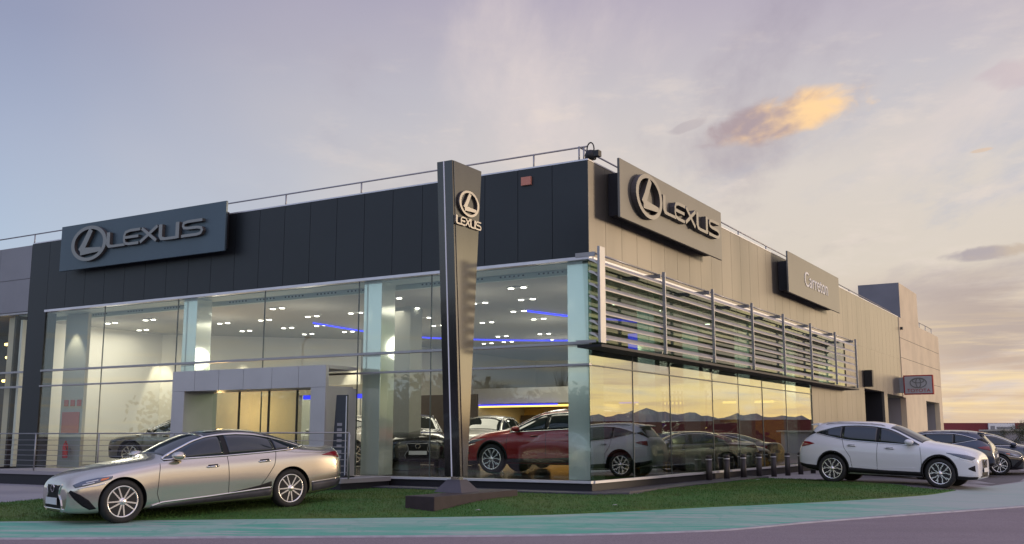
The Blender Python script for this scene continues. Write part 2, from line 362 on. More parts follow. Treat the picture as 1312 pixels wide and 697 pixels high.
def pchip(pts):
    x=np.array([p[0] for p in pts],float); y=np.array([p[1] for p in pts],float); h=np.diff(x); d=np.diff(y)/h; m=np.zeros(len(x))
    m[0],m[-1]=d[0],d[-1]
    for i in range(1,len(x)-1):
        if d[i-1]*d[i]>0: w1=2*h[i]+h[i-1]; w2=h[i]+2*h[i-1]; m[i]=(w1+w2)/(w1/d[i-1]+w2/d[i])
    def f(q):
        q=min(max(q,x[0]),x[-1]); i=min(int(np.searchsorted(x,q,side='right'))-1,len(h)-1); i=max(i,0); t_=(q-x[i])/h[i]
        return float((2*t_**3-3*t_**2+1)*y[i]+(t_**3-2*t_**2+t_)*h[i]*m[i]+(-2*t_**3+3*t_**2)*y[i+1]+(t_**3-t_**2)*h[i]*m[i+1])
    return f

# ------------------------------------------------------------------ ground
Ef=pchip([(-70,13.5),(-40,15.6),(-20,16.7),(-8.6,17.6),(-4.8,18.05),(0,18.85),(3.8,20.8),(6.5,22.1),(9.5,24.3),(11.5,26.9),(15.4,31.6),(20,40),(23,50),(25.5,70),(27,120),(28,300)])
Nf=pchip([(-70,11.8),(-40,13.9),(-20,14.9),(-7.5,15.5),(-4.15,15.75),(0,16.0),(3,16.75),(5.4,18.6),(7.9,20.4),(11,22.6),(16,27),(21.5,34),(26,45),(29,70),(30.5,120),(31.5,300)])
def sm(a): a=min(max(a,0.),1.); return a*a*(3-2*a)
def zedge(x): return .045+.055*sm((x-1)/8)
def zcap(x): return .09+.12*sm((x+14)/11)-.11*sm((x-11.2)/2.5)
def g(x,y):
    e=Ef(x); q=y-e
    if q>=0:
        ze=zedge(x); return ze+(zcap(x)-ze)*sm(q/2.3)
    n=Nf(x); k=min(1.,max(0.,(y-n)/max(e-n,.1))); return -.04+(zedge(x)+.04)*k
def sheet(name,m,poly,off,step,label=None,cat=None,kind=None,parent=None,thick=0):
    xs=[p[0] for p in poly]; ys=[p[1] for p in poly]; ins=[]
    P2=[]
    for i,(a,b_) in enumerate(zip(poly,poly[1:]+poly[:1])):
        L=math.hypot(b_[0]-a[0],b_[1]-a[1]); k=max(1,int(L/step))
        for j in range(k): P2.append((a[0]+(b_[0]-a[0])*j/k,a[1]+(b_[1]-a[1])*j/k))
    def inside(x,y):
        c=False; n=len(poly); j=n-1
        for i in range(n):
            if (poly[i][1]>y)!=(poly[j][1]>y) and x<(poly[j][0]-poly[i][0])*(y-poly[i][1])/(poly[j][1]-poly[i][1])+poly[i][0]: c=not c
            j=i
        return c
    x=min(xs)+step/2
    while x<max(xs):
        y=min(ys)+step/2
        while y<max(ys):
            if inside(x,y): ins.append((x,y))
            y+=step
        x+=step
    vs=[Vector(p) for p in P2+ins]; n=len(P2)
    r=delaunay_2d_cdt(vs,[],[list(range(n))],1,1e-5)
    b=bmesh.new(); V=[b.verts.new((v.x,v.y,g(v.x,v.y)+off)) for v in r[0]]
    for f in r[2]:
        try: fc=b.faces.new([V[i] for i in f]); fc.smooth=True
        except ValueError: pass
    for f in b.faces:
        if f.normal.z<0: f.normal_flip()
    b.normal_update()
    if thick:
        bd=[e for e in b.edges if e.is_boundary]
        ex=bmesh.ops.extrude_edge_only(b,edges=bd)
        for v in [q for q in ex['geom'] if isinstance(q,bmesh.types.BMVert)]: v.co.z-=thick
    me=bpy.data.meshes.new(name); b.to_mesh(me); b.free(); me.materials.append(M[m]); o=bpy.data.objects.new(name,me); COL.objects.link(o)
    if parent: o.parent=parent
    return tag(o,label,cat,None,kind)
mb=MB(); mb.box(-8000,8000,-8000,8000,-.6,-.09); tag(mb.build('terrain','lot'),kind='structure')
mb=MB(); mb.box(-200,120,-60,60,-.4,-.044); tag(mb.build('road','asphalt'),kind='structure')
# turquoise path between road and lawn
mb=MB()
xs=sorted(set(list(np.linspace(-70,0,60))+list(np.linspace(0,16,60))+list(np.linspace(16,27.5,60))))
def strip(fa,fb,zo,k=6):
    V=[]
    for i,x in enumerate(xs):
        V.append([mb.b.verts.new((x,fa(x)+(fb(x)-fa(x))*j/k,g(x,fa(x)+(fb(x)-fa(x))*j/k)+zo)) for j in range(k+1)])
    for A_,B_ in zip(V,V[1:]):
        for j in range(k): f=mb.b.faces.new((A_[j],B_[j],B_[j+1],A_[j+1])); f.smooth=True
strip(lambda x:Nf(x)+.12*(1+max(0,(x-2)*.05)),lambda x:Ef(x)+.04,.008)
tag(mb.build('path','teal'),kind='structure')
mb=MB(); strip(lambda x:Nf(x),lambda x:Nf(x)+.13*(1+max(0,(x-2)*.05)),.012,1)
ex=bmesh.ops.extrude_edge_only(mb.b,edges=[e for e in mb.b.edges if e.is_boundary])
for v in [q for q in ex['geom'] if isinstance(q,bmesh.types.BMVert)]: v.co.z-=.03
tag(mb.build('kerb','kerb'),kind='structure')
# paving sheet
poly=[(x,Ef(x)) for x in list(np.linspace(-70,24,90))]+[(25.5,70),(27,120),(-70,120)]
sheet('pavement','pave',poly,0,2.0,kind='structure')
# car park asphalt on the right
sheet('car_park','lot',[(9.9,25.9),(11.6,27.2),(13.5,29.4),(15.5,32.0),(17.8,36.2),(20,40.3),(22.8,50),(25,70),(23,95),Lw(2.2,60)[:2],tuple(Lw(2.2,10)[:2]),(9.0,30.6)],.006,.8,kind='structure')
# lawn
gp=[(-10.9,Ef(-10.9)),(-10.3,20.7),(-9.9,22.5),(-9.2,26.6)]
gp+= [tuple(Lw(-6.2,-1.95)[:2]),tuple(Lw(-5.4,-1.95)[:2]),tuple(Lw(-5.4,-.72)[:2]),tuple(Lw(.4,-.72)[:2]),tuple(Lw(1.0,0)[:2]),(5.3,29.0),(6.2,30.3),(7.2,31.4),(8.6,30.3),(9.5,28.4),(10.1,26.4),(11.2,26.5)]
gp+=[(x,Ef(x)) for x in np.linspace(10.9,-10.4,50)]
lawn=sheet('lawn','turf',gp,.022,.35,kind='structure',thick=.03)
# short turf blades over the lawn
def blades():
    me=lawn.data; me.calc_loop_triangles(); tr=[(t_.area,[me.vertices[i].co.copy() for i in t_.vertices]) for t_ in me.loop_triangles if abs(t_.normal.z)>.7]
    cum=np.cumsum([a for a,_ in tr]); rng=np.random.RandomState(3); n=52000
    vs=[];fs=[]
    for k in range(n):
        a,b_,c=tr[int(np.searchsorted(cum,rng.rand()*cum[-1]))][1]; u,v=rng.rand(2)
        if u+v>1: u,v=1-u,1-v
        p=a+(b_-a)*u+(c-a)*v; h=.018+.022*rng.rand(); th=rng.rand()*6.28; wd=.006+.005*rng.rand()
        dx,dy=math.cos(th)*wd,math.sin(th)*wd; lx,ly=(rng.rand(2)-.5)*.03; i=len(vs)
        vs+= [(p.x-dx,p.y-dy,p.z-.003),(p.x+dx,p.y+dy,p.z-.003),(p.x+lx,p.y+ly,p.z+h)]; fs.append((i,i+1,i+2))
    m=bpy.data.meshes.new('turf_blades'); m.from_pydata(vs,[],fs); m.materials.append(M['turf']); o=bpy.data.objects.new('turf_blades',m); COL.objects.link(o)
    tag(o,'short dark green artificial turf pile covering the curved lawn','grass',None,'stuff')
blades()

# ------------------------------------------------------------------ lettering (stroke glyphs in a plane: x right, z up, depth y)
def ribbon(mb,pts,wd,d0,d1,closed=False):
    n=len(pts); L=[];Rr=[]
    for i,p in enumerate(pts):
        a=pts[(i-1)%n] if (closed or i>0) else p; c=pts[(i+1)%n] if (closed or i<n-1) else p
        t1=Vector((p[0]-a[0],p[1]-a[1])); t2=Vector((c[0]-p[0],c[1]-p[1]))
        if t1.length<1e-6: t1=t2
        if t2.length<1e-6: t2=t1
        t1.normalize(); t2.normalize(); tt=(t1+t2); tt=tt.normalized() if tt.length>1e-4 else t1
        nn=Vector((-tt.y,tt.x)); k=1/max(.45,nn.dot(Vector((-t1.y,t1.x))))
        w_=wd[i] if isinstance(wd,(list,tuple)) else wd
        L.append((p[0]+nn.x*w_/2*k,p[1]+nn.y*w_/2*k)); Rr.append((p[0]-nn.x*w_/2*k,p[1]-nn.y*w_/2*k))
    def vv(q,d): return mb.b.verts.new((q[0],d,q[1]))
    A0=[vv(q,d0) for q in L];B0=[vv(q,d0) for q in Rr];A1=[vv(q,d1) for q in L];B1=[vv(q,d1) for q in Rr]
    m=n if closed else n-1
    for i in range(m):
        j=(i+1)%n
        mb.b.faces.new((A0[i],A0[j],B0[j],B0[i])); mb.b.faces.new((A1[i],B1[i],B1[j],A1[j]))
        mb.b.faces.new((A0[i],A1[i],A1[j],A0[j])).material_index=1; mb.b.faces.new((B0[i],B0[j],B1[j],B1[i])).material_index=1
    if not closed:
        mb.b.faces.new((A0[0],B0[0],B1[0],A1[0])); mb.b.faces.new((A0[-1],A1[-1],B1[-1],B0[-1]))
def arc(cx,cz,rx,rz,a0,a1,n=10): return [(cx+rx*math.cos(R(a0+(a1-a0)*i/n)),cz+rz*math.sin(R(a0+(a1-a0)*i/n))) for i in range(n+1)]
def emblem(parent,cx,cz,rx,rz,d0,d1):
    mb=MB(); w_=rx*.17
    ring=[(cx+rx*math.cos(R(a)),cz+rz*math.sin(R(a))) for a in range(0,360,8)]
    ribbon(mb,ring[::-1],[w_*(1.25-.45*abs(math.sin(R(a)))) for a in range(0,360,8)][::-1],d0,d1,True)
    a=[(cx+.10*rx,cz+.86*rz),(cx-.28*rx,cz-.02*rz),(cx-.50*rx,cz-.46*rz),(cx+.78*rx,cz-.46*rz)]
    ribbon(mb,[a[0],a[1],a[2]],[w_*1.5,w_*1.7,w_*1.9],d0+.002,d1-.004)
    ribbon(mb,[a[2],((a[2][0]+a[3][0])/2,a[2][1]),a[3]],[w_*1.9,w_*1.4,w_*1.0],d0+.001,d1-.006)
    return mb.build('emblem',['letter','letter_side'],parent)
def wordmark(parent,x0,x1,z0,z1,d0,d1):
    W=x1-x0;Hh=z1-z0; o=[]
    def T(p,sh=.10): return (x0+(p[0]/4.95+0)*W*(1)+0*p[1], z0+p[1]*Hh)
    k=.17*Hh
    G=[('L',[[(.10,1.0),(.10,.25),(.16,.10),(.32,.07),(1.0,.07)]],[1.9,1.9,1.3,.95,.95]),
       ('E',[[(1.78,.92),(1.25,.92),(1.02,.84),(.95,.62),(.95,.36),(1.0,.14),(1.2,.07),(1.72,.07)],[(.95,.5),(1.70,.5)]],1.0),
       ('X',[[(1.86,.93),(2.62,.05)],[(2.66,.95),(1.80,.07)]],1.15),
       ('U',[[(2.82,1.0),(2.82,.30),(2.88,.12),(3.05,.07),(3.50,.07),(3.66,.07)],[(3.66,1.0),(3.66,.0)]],[1.8,1.8,1.3,1.,1.,1.]),
       ('S',[[(4.85,.92),(4.15,.92),(3.96,.86),(3.93,.70),(3.98,.56),(4.15,.52),(4.62,.50),(4.80,.44),(4.85,.28),(4.78,.12),(4.6,.07),(3.86,.07)]],1.0)]
    for nm,strokes,wd in G:
        mb=MB()
        for i,st in enumerate(strokes):
            ws=[k*q for q in wd] if isinstance(wd,list) and len(wd)==len(st) else k*(1.8 if nm=='U' else (wd if not isinstance(wd,list) else 1.))
            ribbon(mb,[T(q) for q in st],ws,d0-.001*i,d1+.001*i)
        mb.build('letter',['letter','letter_side'],parent)
def text_mesh(txt,size,parent,m,loc,rot,ext=.01,name='lettering',sx=1.):
    c=bpy.data.curves.new('t','FONT'); c.body=txt; c.size=size; c.extrude=ext; c.align_x='CENTER'; c.align_y='CENTER'
    o=bpy.data.objects.new('t',c); COL.objects.link(o); dg=bpy.context.evaluated_depsgraph_get(); me=bpy.data.meshes.new_from_object(o.evaluated_get(dg)); bpy.data.objects.remove(o)
    me.materials.clear(); me.materials.append(M[m]); q=bpy.data.objects.new(name,me); COL.objects.link(q); q.parent=parent; q.location=loc; q.rotation_euler=rot; q.scale=(sx,1,1); return q

# ------------------------------------------------------------------ showroom building (local frame: corner at origin, x<0 along front, y>0 along side)
FZ=.49; TOP=7.75; PZ=5.5; CZ=5.3
bl=thing('car_showroom','two-storey glass car showroom with dark blue and champagne metal parapets on the corner','building',Lw(0,0,0),YAW)
mb=MB()
x=-19.6
def panels_front(mb,xa,xb,z0,z1,pitch=.94,gap=.012,y0=0.,y1=.12):
    n=round((xb-xa)/pitch); p=(xb-xa)/n
    for i in range(n): mb.box(xa+i*p+gap/2,xa+(i+1)*p-gap/2,y0,y1,z0,z1)
def panels_side(mb,ya,yb,z0,z1,pitch=.94,gap=.012,x0=-.12,x1=0.):
    n=round((yb-ya)/pitch); p=(yb-ya)/n
    for i in range(n): mb.box(x0,x1,ya+i*p+gap/2,ya+(i+1)*p-gap/2,z0,z1)
panels_front(mb,-19.6,-.006,PZ,TOP); mb.build('front_parapet','clad_dark',bl,'dark blue-grey cladding panels')
mb=MB(); panels_front(mb,-20.55,-19.6,.02,TOP,.95); mb.box(-19.62,-19.6,-.0,.4,.02,PZ-.003); mb.build('corner_pier','clad_dark',bl)
mb=MB(); panels_side(mb,.0,36.8,PZ+.003,TOP-.003,.9); mb.build('side_parapet','clad_champ',bl,'champagne metal cladding panels')
mb=MB(); panels_side(mb,24.3,27.7,.2,PZ,.9); panels_side(mb,18.65,24.3,.2,3.42,.95); panels_side(mb,27.7,32.0,3.62,PZ,.9);panels_side(mb,32.0,36.8,.2 if False else 3.55,PZ,.95); panels_side(mb,32.0,32.8,.2,3.55,.8)
mb.build('side_wall','clad_champ',bl,'champagne metal lower side wall')
mb=MB(); mb.box(-22,-.13,.13,36.7,TOP-.35,TOP-.25); mb.build('roof','greywall2',bl)
mb=MB(); mb.box(-20.5,.01,-.01,.16,TOP,TOP+.035); mb.box(-.16,.01,.16,36.8,TOP,TOP+.03); mb.build('coping','alu_light',bl)
mb=MB(); mb.box(-20.4,-.13,.13,.20,PZ,TOP-.004); mb.box(-.2,-.13,.2,36.8,PZ,TOP-.004); mb.build('parapet_core','plinth',bl)
# plinth, sill
mb=MB(); mb.box(-20.5,-.02,.06,.30,-.02,.43); mb.box(-.3,-.06,.3,18.6,-.02,.43); mb.build('plinth','plinth',bl)
mb=MB(); mb.box(-19.6,.0,-.03,.12,.43,.485); mb.box(-.12,.03,.12,18.65,.43,.485); mb.build('sill','alu_light',bl)
mb=MB()
mb.prism([(-5.6,-.70),(.35,-.70),(.95,-.1),(.70,.5),(.70,10.6),(.0,10.6),(.0,.02),(-5.6,.02)],-.02,.27)
mb.build('granite_ledge','ledge',bl,bevel=.015)
# glazing of the front: bays between joints
fx=[-19.6,-16.72,-13.45,-10.0,-6.68,-4.38,-.02]
def pane_front(xa,xb,za,zb,m='glassA',k=.006): 
    return MB().box(xa+k,xb-k,.03,.045,za+.004,zb-.004).build('glass_pane',m,bl)
for a,b_ in zip(fx,fx[1:]):
    pane_front(a,b_,3.57,PZ-.07)
    pane_front(a,b_,3.07,3.50)
    if b_>-11.9 and a<-7: # behind the portal the bay is split
        pass
    pane_front(a,b_,.49,3.02)
for a in fx[1:-1]:
    box('glass_joint','glass_edge',a-.009,a+.009,.028,.06,.49,PZ-.06,bl)
mb=MB(); mb.box(-19.6,.0,-.05,.08,3.505,3.565); mb.build('transom','alu',bl); mb=MB(); mb.box(-19.6,.0,-.05,.08,3.025,3.07); mb.build('transom','alu',bl)
mb=MB(); mb.box(-19.6,.03,-.06,.13,PZ-.075,PZ-.004); mb.build('head_rail','alu_light',bl)
# glazing of the side
fy=[.02,2.35,4.7,7.9,10.2,12.6,15.3,18.6]
for a,b_ in zip(fy,fy[1:]):
    for z0,z1 in ((.49,3.02),(3.05,3.44)):
        # every pane sits a hair out of true, so the mirrored view shifts from pane to pane
        e0,e1,e2=[random.uniform(-.0035,.0035) for _ in range(3)]
        y0,y1=a+.006,b_-.006; MB().hexa([(-.045+e0,y0,z0),(-.03+e0,y0,z0),(-.03+e1,y1,z0),(-.045+e1,y1,z0),(-.045+e0+e2,y0,z1),(-.03+e0+e2,y0,z1),(-.03+e1+e2,y1,z1),(-.045+e1+e2,y1,z1)]).build('glass_pane','glassB',bl)
fyu=[.02,3.4,6.9,10.35,13.8,17.2,20.6,24.3]
for a,b_ in zip(fyu,fyu[1:]):
    MB().box(-.045,-.03,a+.006,b_-.006,3.50,PZ-.07).build('glass_pane','glassU',bl)
for a in fy[1:-1]: box('glass_joint','glass_edge',-.06,-.02,a-.009,a+.009,.49,3.44,bl)
box('transom','glass_edge',-.08,.0,.085,18.65,3.022,3.048,bl); box('head_rail','alu_light',-.13,.05,.135,24.3,PZ-.075,PZ-.006,bl)
box('floor_edge_beam','plinth',-.30,.0,.4,24.3,3.44,3.50,bl)
# floor, ceiling, inner walls
mb=MB(); mb.prism([(-21.3,.31),(-.31,.31),(-.31,26),(-21.3,26)],.3,FZ-.012); mb.build('floor','tile',bl)
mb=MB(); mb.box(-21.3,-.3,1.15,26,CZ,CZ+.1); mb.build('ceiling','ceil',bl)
mb=MB(); mb.box(-21.3,-.9,1.03,1.15,CZ-.002,5.46); mb.box(-21.3,-.14,.20,1.15,5.42,5.48); mb.build('bulkhead','bulk',bl)
for bx in (-18.6,-16.9,-15.2,-12.4,-11.3,-10.2,-9.0,-7.9,-5.4,-4.2,-3.0,-1.9):
    for k in range(6): box('air_slot','plinth',bx+k*.13,bx+k*.13+.05,1.018,1.028,5.36,5.40,bl)
def wallseg(p,q,z0,z1,m,name='inner_wall',th=.12,label=None):
    p,q=Vector(p),Vector(q); d=(q-p).normalized(); n=Vector((-d.y,d.x))*th
    mb=MB(); mb.prism([tuple(p),tuple(q),tuple(q+n),tuple(p+n)],z0,z1); return mb.build(name,m,bl,label)
wallseg((-21.2,.3),(-21.2,6.2),FZ,CZ,'white_in'); wallseg((-21.4,5.9),(-16.0,11.6),FZ,CZ,'white_in'); wallseg((-16.0,11.75),(-16.0,26),FZ,CZ,'white_in')
wallseg((-16.3,25.8),(-.3,25.8),FZ,CZ,'greywall'); wallseg((-.3,24.3),(-.3,26),FZ,CZ,'greywall')
wallseg((-19.55,.75),(-18.45,.75),FZ,5.40,'greywall','inner_wall',.12)
# columns
for a,b_ in ((-.68,-.06),(-6.66,-6.08),(-13.42,-12.86)):
    box('column','col',a,b_,.22,.80,FZ,5.42,bl,bevel=.01)
for yy in (4.75,8.0,12.7,18.1,23.5): box('column','col',-.95,-.45,yy,yy+.4,FZ,CZ,bl,bevel=.01)
box('partition','greywall',-8.75,-7.95,4.0,4.6,FZ,CZ,bl)
# mezzanine front over lit rooms
box('mezzanine_front','white_in',-16.2,-1.5,19.9,20.1,2.95,3.65,bl)
box('mezzanine_slab','white_in',-16.2,-1.5,20.1,25.7,3.0,3.2,bl)
wallseg((-16.2,24.6),(-1.5,24.6),FZ,3.0,'warmwall','room_wall')
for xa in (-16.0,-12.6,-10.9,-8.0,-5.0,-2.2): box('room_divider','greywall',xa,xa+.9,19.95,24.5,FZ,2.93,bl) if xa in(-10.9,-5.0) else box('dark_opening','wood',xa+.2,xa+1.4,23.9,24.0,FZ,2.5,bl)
# blue light lines
def ledcurve(name,pts,w_=.05,h=.05,m='blueled'):
    mb=MB()
    for p,q in zip(pts,pts[1:]): 
        mb.tube((p[0],p[1],p[2]),(q[0],q[1],q[2]),w_,6)
    return mb.build(name,m,bl)
ledcurve('blue_light_line',[(-13.2,5.6,5.24),(-13.45,7.9,5.24),(-13.55,10.1,5.24),(-12.9,12,5.24),(-11.1,14.2,5.24),(-9,15.6,5.24),(-7,16.2,5.24)],.03)
ledcurve('blue_light_line',[(-5.3,6.4,5.24),(-4.93,8.0,5.24),(-3.9,10.2,5.24),(-3.5,11.6,5.24),(-3.9,13.4,5.24),(-5.3,15.0,5.24)],.035)
ledcurve('blue_light_line',[(-16.0,19.8,2.88),(-11.5,19.8,2.88)],.035); ledcurve('blue_light_line',[(-8.5,19.8,2.88),(-6.9,19.8,2.88)],.035)
ledcurve('amber_light_line',[(-16.,20.4,2.84),(-10.,20.4,2.84)],.05,m='amberglow'); ledcurve('amber_light_line',[(-8.,20.4,2.84),(-2.,20.4,2.84)],.05,m='amberglow')
box('glowing_blue_panel','blueled',-4.6,-4.1,12.2,12.25,4.3,5.0,bl)
# beige lobby behind the portal
box('lobby_wall','beige',-15.6,-11.9,3.6,3.75,FZ,3.0,bl)
box('lobby_lintel','beige',-11.9,-9.0,3.6,3.75,2.72,3.0,bl)
box('blue_light_panel','blueled',-12.0,-9.6,3.9,3.95,2.60,2.74,bl)
box('dark_lobby_back','wood',-13.2,-9.0,9.3,9.4,FZ,2.9,bl)
box('amber_shelf_light','amberglow',-12.9,-11.2,9.2,9.28,2.05,2.10,bl); box('amber_shelf_light','amberglow',-11.25,-11.2,9.2,9.28,1.2,2.05,bl)
# rear doorways of the side (dark)
mb=MB(); mb.box(-2.5,-2.4,27.7,32.0,.2,3.6); mb.box(-2.4,-.13,27.6,27.7,.2,3.6); mb.box(-2.4,-.13,32.0,32.1,.2,3.6); mb.box(-2.4,-.13,27.7,32.0,3.6,3.66); mb.build('dark_doorway','plinth',bl)
box('entrance_ramp_threshold','kerb',-.4,.5,27.7,32.0,.15,.22,bl)

# rear peach workshop
wk=thing('workshop_wing','peach rendered workshop wing with roof block at the rear of the showroom','building',Lw(0,36.8,0),YAW)
mb=MB()
def rw(x0,x1,y0,y1,z0,z1): mb.box(x0,x1,y0-36.8,y1-36.8,z0,z1)
for (ya,yb,za,zb) in ((36.8,37.5,3.5,TOP),(37.5,43.8,0.15,TOP),(43.8,48.6,3.52,TOP),(48.6,49.6,.15,TOP)):
    rw(-.25,.03,ya,yb,za,zb)
rw(-.25,.03,32.8+4.0,37.5,3.5,3.505); rw(-14,.03,49.6,49.8,.15,TOP)
mb.build('wall','peach',wk)
mb=MB(); 
for z in (4.55,5.6,6.65): rw(.028,.034,36.8,49.6,z,z+.02)
mb.build('render_joint','brown',wk)
box('roof','greywall2',-14,-.25,0,12.8,TOP-.4,TOP-.3,wk)
mb=MB(); mb.box(-2.1,.035,.5,5.9,TOP+.0,9.68); rb=mb.build('roof_block',['peach','grey_render'],wk)
for p in rb.data.polygons:
    if p.normal.y<-.5: p.material_index=1
rb['label']='tall roof block, grey on the near face and peach on the side'
mb=MB(); mb.box(-7,-2.1,1.2,5.9,TOP-.2,8.35); mb.build('low_roof_block','grey_render',wk)
for ya,yb in ((0.0-4.0,.7),(7.0,11.8)):
    dr=box('garage_door','grey_render',-1.2,-1.1,ya,yb,.15,3.5,wk)
    mb=MB()
    for k in range(4): mb.box(-1.1,-1.08,ya+.2,ya+(yb-ya)*.45,.5+k*.75,.95+k*.75)
    mb.build('door_window','alu_light',dr)
    mb=MB(); mb.box(-1.1,-.26,yb,yb+.04,.15,3.5); mb.build('reveal','greywall2',wk)
mb=MB(); mb.box(.035,.16,.2,.34,7.1,7.24); mb.build('wall_lamp','dark',wk)

# left annexe
an=thing('grey_annexe','grey panelled annexe with tall glazed front left of the dark pier','building',Lw(-20.55,0,0),YAW)
mb=MB(); 
for z0,z1 in ((5.52,6.6),(6.615,7.72)):
    for k in range(6): mb.box(-1.7*(k+1)+.006,-1.7*k-.006,0,.15,z0,z1)
mb.build('panels','annex',an)
mb=MB(); 
for k in range(6): mb.box(-1.7*(k+1)+.02,-1.7*k-.02,.05,.065,.5,5.44)
mb.build('glazing','glassN',an)
mb=MB(); mb.box(-10,0,0,.12,5.44,5.5); mb.box(-10,0,0,.12,3.02,3.08); mb.box(-10,0,0,.12,3.5,3.56); mb.build('rail','alu',an)
mb=MB(); mb.box(-10,-.96,.15,8,5.51,5.6); mb.build('ceiling','wood',an); box('back_wall','wood',-10,-0.96,4.5,4.6,.3,5.5,an); box('floor','tile',-10,-.96,.1,8,.3,.48,an)
box('side_wall','wood',-.95,-.85,.2,4.5,.48,5.44,an); box('plinth','plinth',-10,0,.05,.2,-.05,.45,an)
box('column','beige',-1.4,-1.1,.3,.6,.48,5.4,an)
pl_=['highest gold pendant lamp in the annexe window','gold pendant lamp just under the highest one in the annexe window','gold pendant lamp third from the top in the left annexe column','upper gold pendant lamp near the dark pier in the annexe window','gold pendant lamp just below the upper one near the dark pier','lowest gold pendant lamp of the left annexe column','lowest gold pendant lamp near the dark pier','gold pendant lamp deeper left in the annexe','gold pendant lamp farthest left in the annexe']
for pk_,(px,py,pz) in enumerate(((-3.25,1.5,4.69),(-3.14,1.5,4.22),(-3.05,1.5,3.84),(-2.34,1.5,4.43),(-2.36,1.5,4.02),(-3.25,1.5,3.4),(-2.3,1.5,3.3),(-3.9,1.5,4.4),(-4.6,1.5,4.0))):
    tt=thing('pendant_lamp',pl_[pk_],'lamp',Lw(-20.55+px,py,pz),YAW,'gold pendant lamps in the annexe window')
    MB().lathe([(.001,-.05),(.09,-.05),(.11,-.01),(.10,.03),(.001,.05)],12).build('shade','pendant',tt); MB().tube((0,0,.05),(0,0,5.5-pz),.006,5).build('cord','dark',tt)

# ------------------------------------------------------------------ entrance portal
po=thing('entrance_portal','pale grey metal portal frame around the showroom entrance','portal',Lw(-9.4,-1.2,.0),YAW)
def pb(mb,x0,x1,y0,y1,z0,z1): mb.box(x0+9.4,x1+9.4,y0+1.2,y1+1.2,z0,z1)
mb=MB()
for a,b_ in ((-12.1,-11.25),(-11.24,-10.35),(-10.34,-9.45),(-9.44,-8.45),(-8.44,-7.55),(-7.54,-6.65)): pb(mb,a,b_,-1.2,-1.19+.1,2.66,3.2)
pb(mb,-12.1,-6.65,-1.08,-.02,3.12,3.2); pb(mb,-12.0,-6.75,-1.07,-.03,2.66,2.70)
mb.build('header','portal',po)
for a,b_ in ((-12.1,-11.62),(-7.13,-6.65)):
    mb=MB(); pb(mb,a,b_,-1.2,-.02,.49,2.655); mb.build('jamb','portal',po,bevel=.006)
mb=MB()
for a in (-10.6,-9.5,-8.5,-7.6): pb(mb,a-.02,a+.02,-.2,-.15,.5,2.655)
mb.build('door_frame','dark',po)
mb=MB(); pb(mb,-11.6,-7.15,-.19,-.175,.52,2.64); mb.build('door_glass','glassA',po)
# platform and railing in front
pf=thing('entrance_platform','dark edged raised entrance platform along the front of the showroom','platform',Lw(-12.5,-1.0,0),YAW)
mb=MB(); mb.box(-7.1,7.0,-.9,.99,.38,.48); mb.build('deck','greywall2',pf)
mb=MB(); mb.box(-7.05,6.95,-.85,.98,-.05,.38); mb.build('base','plinth',pf)
rl_=thing('platform_railing','thin steel railing with horizontal bars along the entrance platform','railing',Lw(-12.4,-1.75,.48),YAW)
mb=MB(); mb.tube((-7.0,0,1.06),(7.0,0,1.06),.017); mb.build('handrail','alu',rl_)
for xx in (-7.0,-4.7,-1.9,1.1,4.1,7.0): MB().tube((xx,0,0),(xx,0,1.06),.022).build('post','alu',rl_)
for k in range(6): MB().tube((-7.0,0,.15+k*.145),(7.0,0,.15+k*.145),.008,6).build('bar','alu',rl_)

# ------------------------------------------------------------------ signs
s1=thing('wide_sign','long slate-blue sign board with silver lettering on the front parapet','sign',Lw(-14.87,-.18,6.61),YAW)
box('board','sign_blue',-3.65,3.65,-.20,-.13,0,1.44,s1,bevel=.008); 
mb=MB(); mb.box(-3.4,3.4,-.129,.17,.15,1.2); mb.build('bracket','plinth',s1)
emblem(s1,-2.13,.75,.76,.50,-.32,-.21); wordmark(s1,-1.30,2.93,.52,1.0,-.32,-.21)
s2=thing('wide_sign','long champagne sign board with silver emblem and lettering near the roof corner','sign',Lw(.18,4.25,6.5),YAW+PI/2)
box('board','champ_sign',-3.5,3.5,-.27,-.21,0,1.42,s2,bevel=.008)
mb=MB(); mb.box(-3.2,3.25,-.209,.17,.12,1.15); mb.build('bracket','plinth',s2)
emblem(s2,-2.1,.74,.73,.50,-.42,-.28); wordmark(s2,-1.25,2.98,.50,.98,-.42,-.28)
s3=thing('dealer_sign','smaller champagne sign board with thin white lettering on the side parapet','sign',Lw(.18,18.2,6.4),YAW+PI/2)
box('board','champ_sign',-3.65,3.65,-.27,-.21,0,1.45,s3,bevel=.008); mb=MB(); mb.box(-3.35,3.4,-.209,.17,.12,1.15); mb.build('bracket','plinth',s3)
text_mesh('Carreton',.78,s3,'white',(.1,-.28,.72),(PI/2,0,0),.006,sx=1.15)
s4=thing('projecting_sign','red edged box sign with silver emblem projecting from the peach wall','sign',Lw(.05,36.0,3.6),YAW)
box('box','red',.17,1.62,-.02,.22,0,1.0,s4,bevel=.01); box('face','portal',.23,1.56,-.028,-.021,.06,.94,s4); box('bracket','alu',-.05,.17,.05,.12,.1,.9,s4)
mb=MB()
def ell(cx,cz,rx,rz): return [(cx+rx*math.cos(R(a)),cz+rz*math.sin(R(a))) for a in range(0,360,15)][::-1]
ribbon(mb,ell(.9,.6,.40,.25),.045,-.05,-.03,True); ribbon(mb,ell(.9,.6,.12,.24),.04,-.052,-.031,True); ribbon(mb,ell(.9,.71,.28,.11),.04,-.054,-.032,True); mb.build('emblem',['letter','letter_side'],s4)
text_mesh('TOYOTA',.24,s4,'red',(.9,-.034,.20),(PI/2,0,0),.004,sx=1.15)
s5=thing('door_sign','small dark box sign beside the dark side doorway','sign',Lw(.02,28.2,3.68),YAW)
